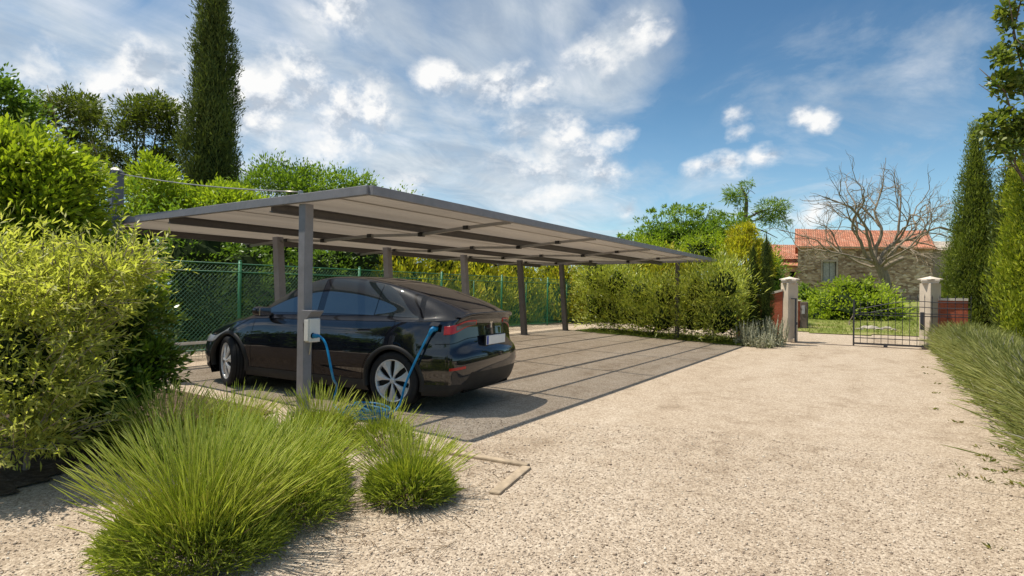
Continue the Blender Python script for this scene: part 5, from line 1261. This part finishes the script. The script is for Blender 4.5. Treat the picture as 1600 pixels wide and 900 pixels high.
lavender('sparse lavender at the back of the bed, in front of the sandy path', gp(260, 720), .38, .52, 700, 107)
lavender('low lavender at the back of the bed before the front wheel of the car', gp(365, 695), .38, .44, 420, 108, spread=.8)
def lavender_hedge():
    r = np.random.default_rng(110)
    t = thing('lavender_hedge', 'long grey-green lavender hedge along the right side of the drive', 'lavender hedge', (1.7, 10, 0))
    n = 24000; y = 1.5+18.2*r.uniform(0, 1, n)**1.15; ph = (y % .95)/.95-.5
    x = 1.62+r.normal(size=n)*.16; base = np.stack([x, y, .10+.10*np.cos(ph*np.pi)+0*y], 1)
    D = np.stack([r.normal(size=n)*.62-.12, r.normal(size=n)*.45-.10, r.uniform(.55, 1.15, n)], 1)
    fan(r, base, D, (.74*r.uniform(.5, 1.12, n)), .0021, .20, 9, LPROF, 'flower_stems', M_lavgr, t)
    n2 = 26000; y = 1.5+18.2*r.uniform(0, 1, n2); a = r.uniform(0, np.pi, n2); q = r.uniform(.7, 1.05, n2); w = 1+.12*np.sin(y*6.6)
    P = np.stack([1.70+.66*q*w*np.cos(a), y, .04+.50*q*w*np.sin(a)], 1); D2 = unit(np.stack([np.cos(a), 0*a, np.sin(a)+.3], 1)+r.normal(size=(n2, 3))*.4)
    leaves(P, D2, sph(r, n2), .11*r.uniform(.6, 1.5, n2), .011*r.uniform(.8, 1.4, n2), .1, 'foliage', leaf_mat('grey_lavender_leaves', (0.09, 0.12, 0.045), (0.255, 0.3, 0.105), .6, .25, .2), t)
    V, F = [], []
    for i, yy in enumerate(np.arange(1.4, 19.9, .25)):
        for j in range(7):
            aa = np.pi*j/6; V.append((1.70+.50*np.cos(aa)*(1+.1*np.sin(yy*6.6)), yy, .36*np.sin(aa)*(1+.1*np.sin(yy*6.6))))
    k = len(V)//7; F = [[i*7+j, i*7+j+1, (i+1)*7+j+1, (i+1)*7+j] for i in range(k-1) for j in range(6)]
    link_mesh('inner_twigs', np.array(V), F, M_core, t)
lavender_hedge()
def silver_plant(label, b, seed, n=44, h=.75):
    r = np.random.default_rng(seed); t = thing('silver_plant', label, 'plant', b, 'silver woolly plants by the gate')
    m = leaf_mat('silver_wool_leaves', (.22, .25, .19), (.50, .52, .44), .8, .2, .1, tcol=(1, 1, .9))
    a = r.uniform(0, 2*np.pi, n); q = r.uniform(0, .35, n); B = b+np.stack([q*np.cos(a), q*np.sin(a), 0*a], 1)
    D = np.stack([np.cos(a)*.18, np.sin(a)*.18, 1+0*a], 1); Ln = h*r.uniform(.5, 1.1, n)
    fan(r, B, D, Ln, .010, .05, 7, [1, 1, 1.2, 1.5, 1.6, 1.3, .4], 'flower_spikes', m, t)
    ii = np.repeat(np.arange(n), 30); f = r.uniform(0, 1, len(ii)); P = B[ii]+unit(D)[ii]*(Ln[ii]*f)[:, None]; d2 = sph(r, len(ii))*np.array([1, 1, .5])+[0, 0, .4]
    leaves(P, d2, sph(r, len(ii)), .10*(1.2-f), .035*(1.2-f), .1, 'leaves', m, t)
silver_plant('silver woolly plant with tall spikes, left of the slim cypresses', gp(1165, 540), 111)
silver_plant('silver woolly plant in front of the pair of slim cypresses, lower and greener', gp(1188, 543), 112, 30, .5)
silver_plant('silver woolly plant with pale spikes against the red wall by the gate', gp(1207, 541), 113, 50, .85)
# ground cover: grass and weeds
def stuff_fan(name, B, D, Ln, rad, m, r, bend=.3):
    tag(fan(r, B, D, Ln, rad, bend, 4, [1, .9, .6, .1], name, m, None), kind='stuff')
M_grass = leaf_mat('grass_blades', (0.078, 0.13, 0.016), (0.286, 0.351, 0.052), .5, .35, .25, odd=(.36, .32, .14))
r_ = np.random.default_rng(120)
def patch_grass(name, n, fx, fy, keep, ln, rad):
    x = r_.uniform(*fx, n); y = r_.uniform(*fy, n); k = keep(x, y); x, y = x[k], y[k]; n = len(x)
    B = np.stack([x, y, hz(x, y)+.01], 1); D = np.stack([r_.normal(size=n)*.5, r_.normal(size=n)*.5, np.ones(n)], 1)
    stuff_fan(name, B, D, ln*r_.uniform(.4, 1.2, n), rad, M_grass, r_)
patch_grass('field_grass', 26000, (-14, 14), (24.5, 46), lambda x, y: lawn_far(x, y) & (np.sin(x*1.9+y)*np.sin(y*1.3-x*.7) > -.5), .22, .007)
patch_grass('verge_grass', 5000, (-9, -2.7), (17.4, 20.4), lambda x, y: (y > 17.7-.16*(x+3.4)+.1*np.sin(x*5)), .16, .004)
patch_grass('fence_grass', 5000, (-14, -11.8), (5, 24), lambda x, y: x < -11.9, .16, .005)
def weeds():
    r = np.random.default_rng(121); P, D = [], []
    spots = [(gp(px_, py_), s) for px_, py_, s in ((1445, 575, 8), (1452, 585, 6), (1462, 600, 9), (1460, 615, 7), (1455, 640, 7), (1493, 660, 14), (1506, 733, 5), (1540, 715, 14), (1543, 722, 12), (1512, 745, 8), (1538, 752, 12), (1500, 748, 5), (1557, 738, 12), (1553, 860, 5), (1575, 735, 12), (1592, 760, 14), (1530, 700, 8), (1560, 700, 8))]
    for b, s in spots:
        for _ in range(s):
            a = r.uniform(0, 2*np.pi); q = r.uniform(0, .07); P.append(b+[q*np.cos(a), q*np.sin(a), .005]); D.append((np.cos(a), np.sin(a), r.uniform(.2, 1.1)))
    n = len(P); tag(leaves(np.array(P), np.array(D), sph(r, n), .042*r.uniform(.5, 1.4, n), .022*r.uniform(.6, 1.2, n), .1, 'weeds', leaf_mat('weed_leaves', (.05, .08, .012), (.17, .17, .04), .5, .3, odd=(.26, .17, .06))), kind='stuff')
    # dry lavender stalks and twigs lying about on the gravel
    n = 420; x = r.uniform(-3.6, -1.9, n); y = r.uniform(2.4, 4.6, n); k = (x < -2.2-.25*(y-3)); x, y = x[k], y[k]; n = len(x)
    stuff_fan('dry_stalks', np.stack([x, y, 0*x+.008], 1), np.stack([r.normal(size=n), r.normal(size=n), .06+0*x], 1), .13*r.uniform(.3, 1.3, n), .0022, bark_mat('dry_stalk', (.22, .15, .09)), r, .02)
weeds()
def stones():
    # individual stones where the gravel is close enough to see them
    r = np.random.default_rng(130); n = 60000
    ang = np.radians(r.uniform(-48, 48, n)); dist = 1.6+5.2*r.uniform(0, 1, n)**1.35
    f = np.array([-.53859, .84255]); rt = np.array([.84255, .53859])
    xy = (np.cos(ang)*dist)[:, None]*f+(np.sin(ang)*dist)[:, None]*rt
    bed = (xy[:, 0] < -4.75-.25*(xy[:, 1]-1.9)) | (xy[:, 0] > 1.3); xy = xy[~bed]; n = len(xy)
    s = .0052*r.lognormal(0, .35, n)
    oc = np.array([[1, 0, 0], [-1, 0, 0], [0, 1, 0], [0, -1, 0], [0, 0, 1], [0, 0, -1.0]])
    V = oc[None]*s[:, None, None]*r.uniform(.6, 1.3, (n, 6, 1))*np.array([1, 1, .7])
    th = r.uniform(0, 2*np.pi, n); c, q = np.cos(th), np.sin(th); V = np.stack([V[..., 0]*c[:, None]-V[..., 1]*q[:, None], V[..., 0]*q[:, None]+V[..., 1]*c[:, None], V[..., 2]], -1)
    V += np.stack([xy[:, 0], xy[:, 1], hz(xy[:, 0], xy[:, 1])+s*.25], -1)[:, None]
    f8 = np.array([[0, 2, 4], [2, 1, 4], [1, 3, 4], [3, 0, 4], [2, 0, 5], [1, 2, 5], [3, 1, 5], [0, 3, 5]])
    F = (np.arange(n)[:, None, None]*6+f8[None]).reshape(-1, 3)
    m, nt, out = mat('loose_stones'); g = nt.nodes.new('ShaderNodeNewGeometry')
    c = ramp(nt, g.outputs['Random Per Island'], ((.0, (.24, .18, .13)), (.35, (.39, .31, .235)), (.65, (.49, .405, .31)), (.93, (.60, .52, .42)), (1, (.74, .68, .58))))
    princ(nt, out, c, .9, 0, .2)
    tag(link_mesh('loose_gravel', V.reshape(-1, 3), F, m, smooth=True), kind='stuff')
stones()
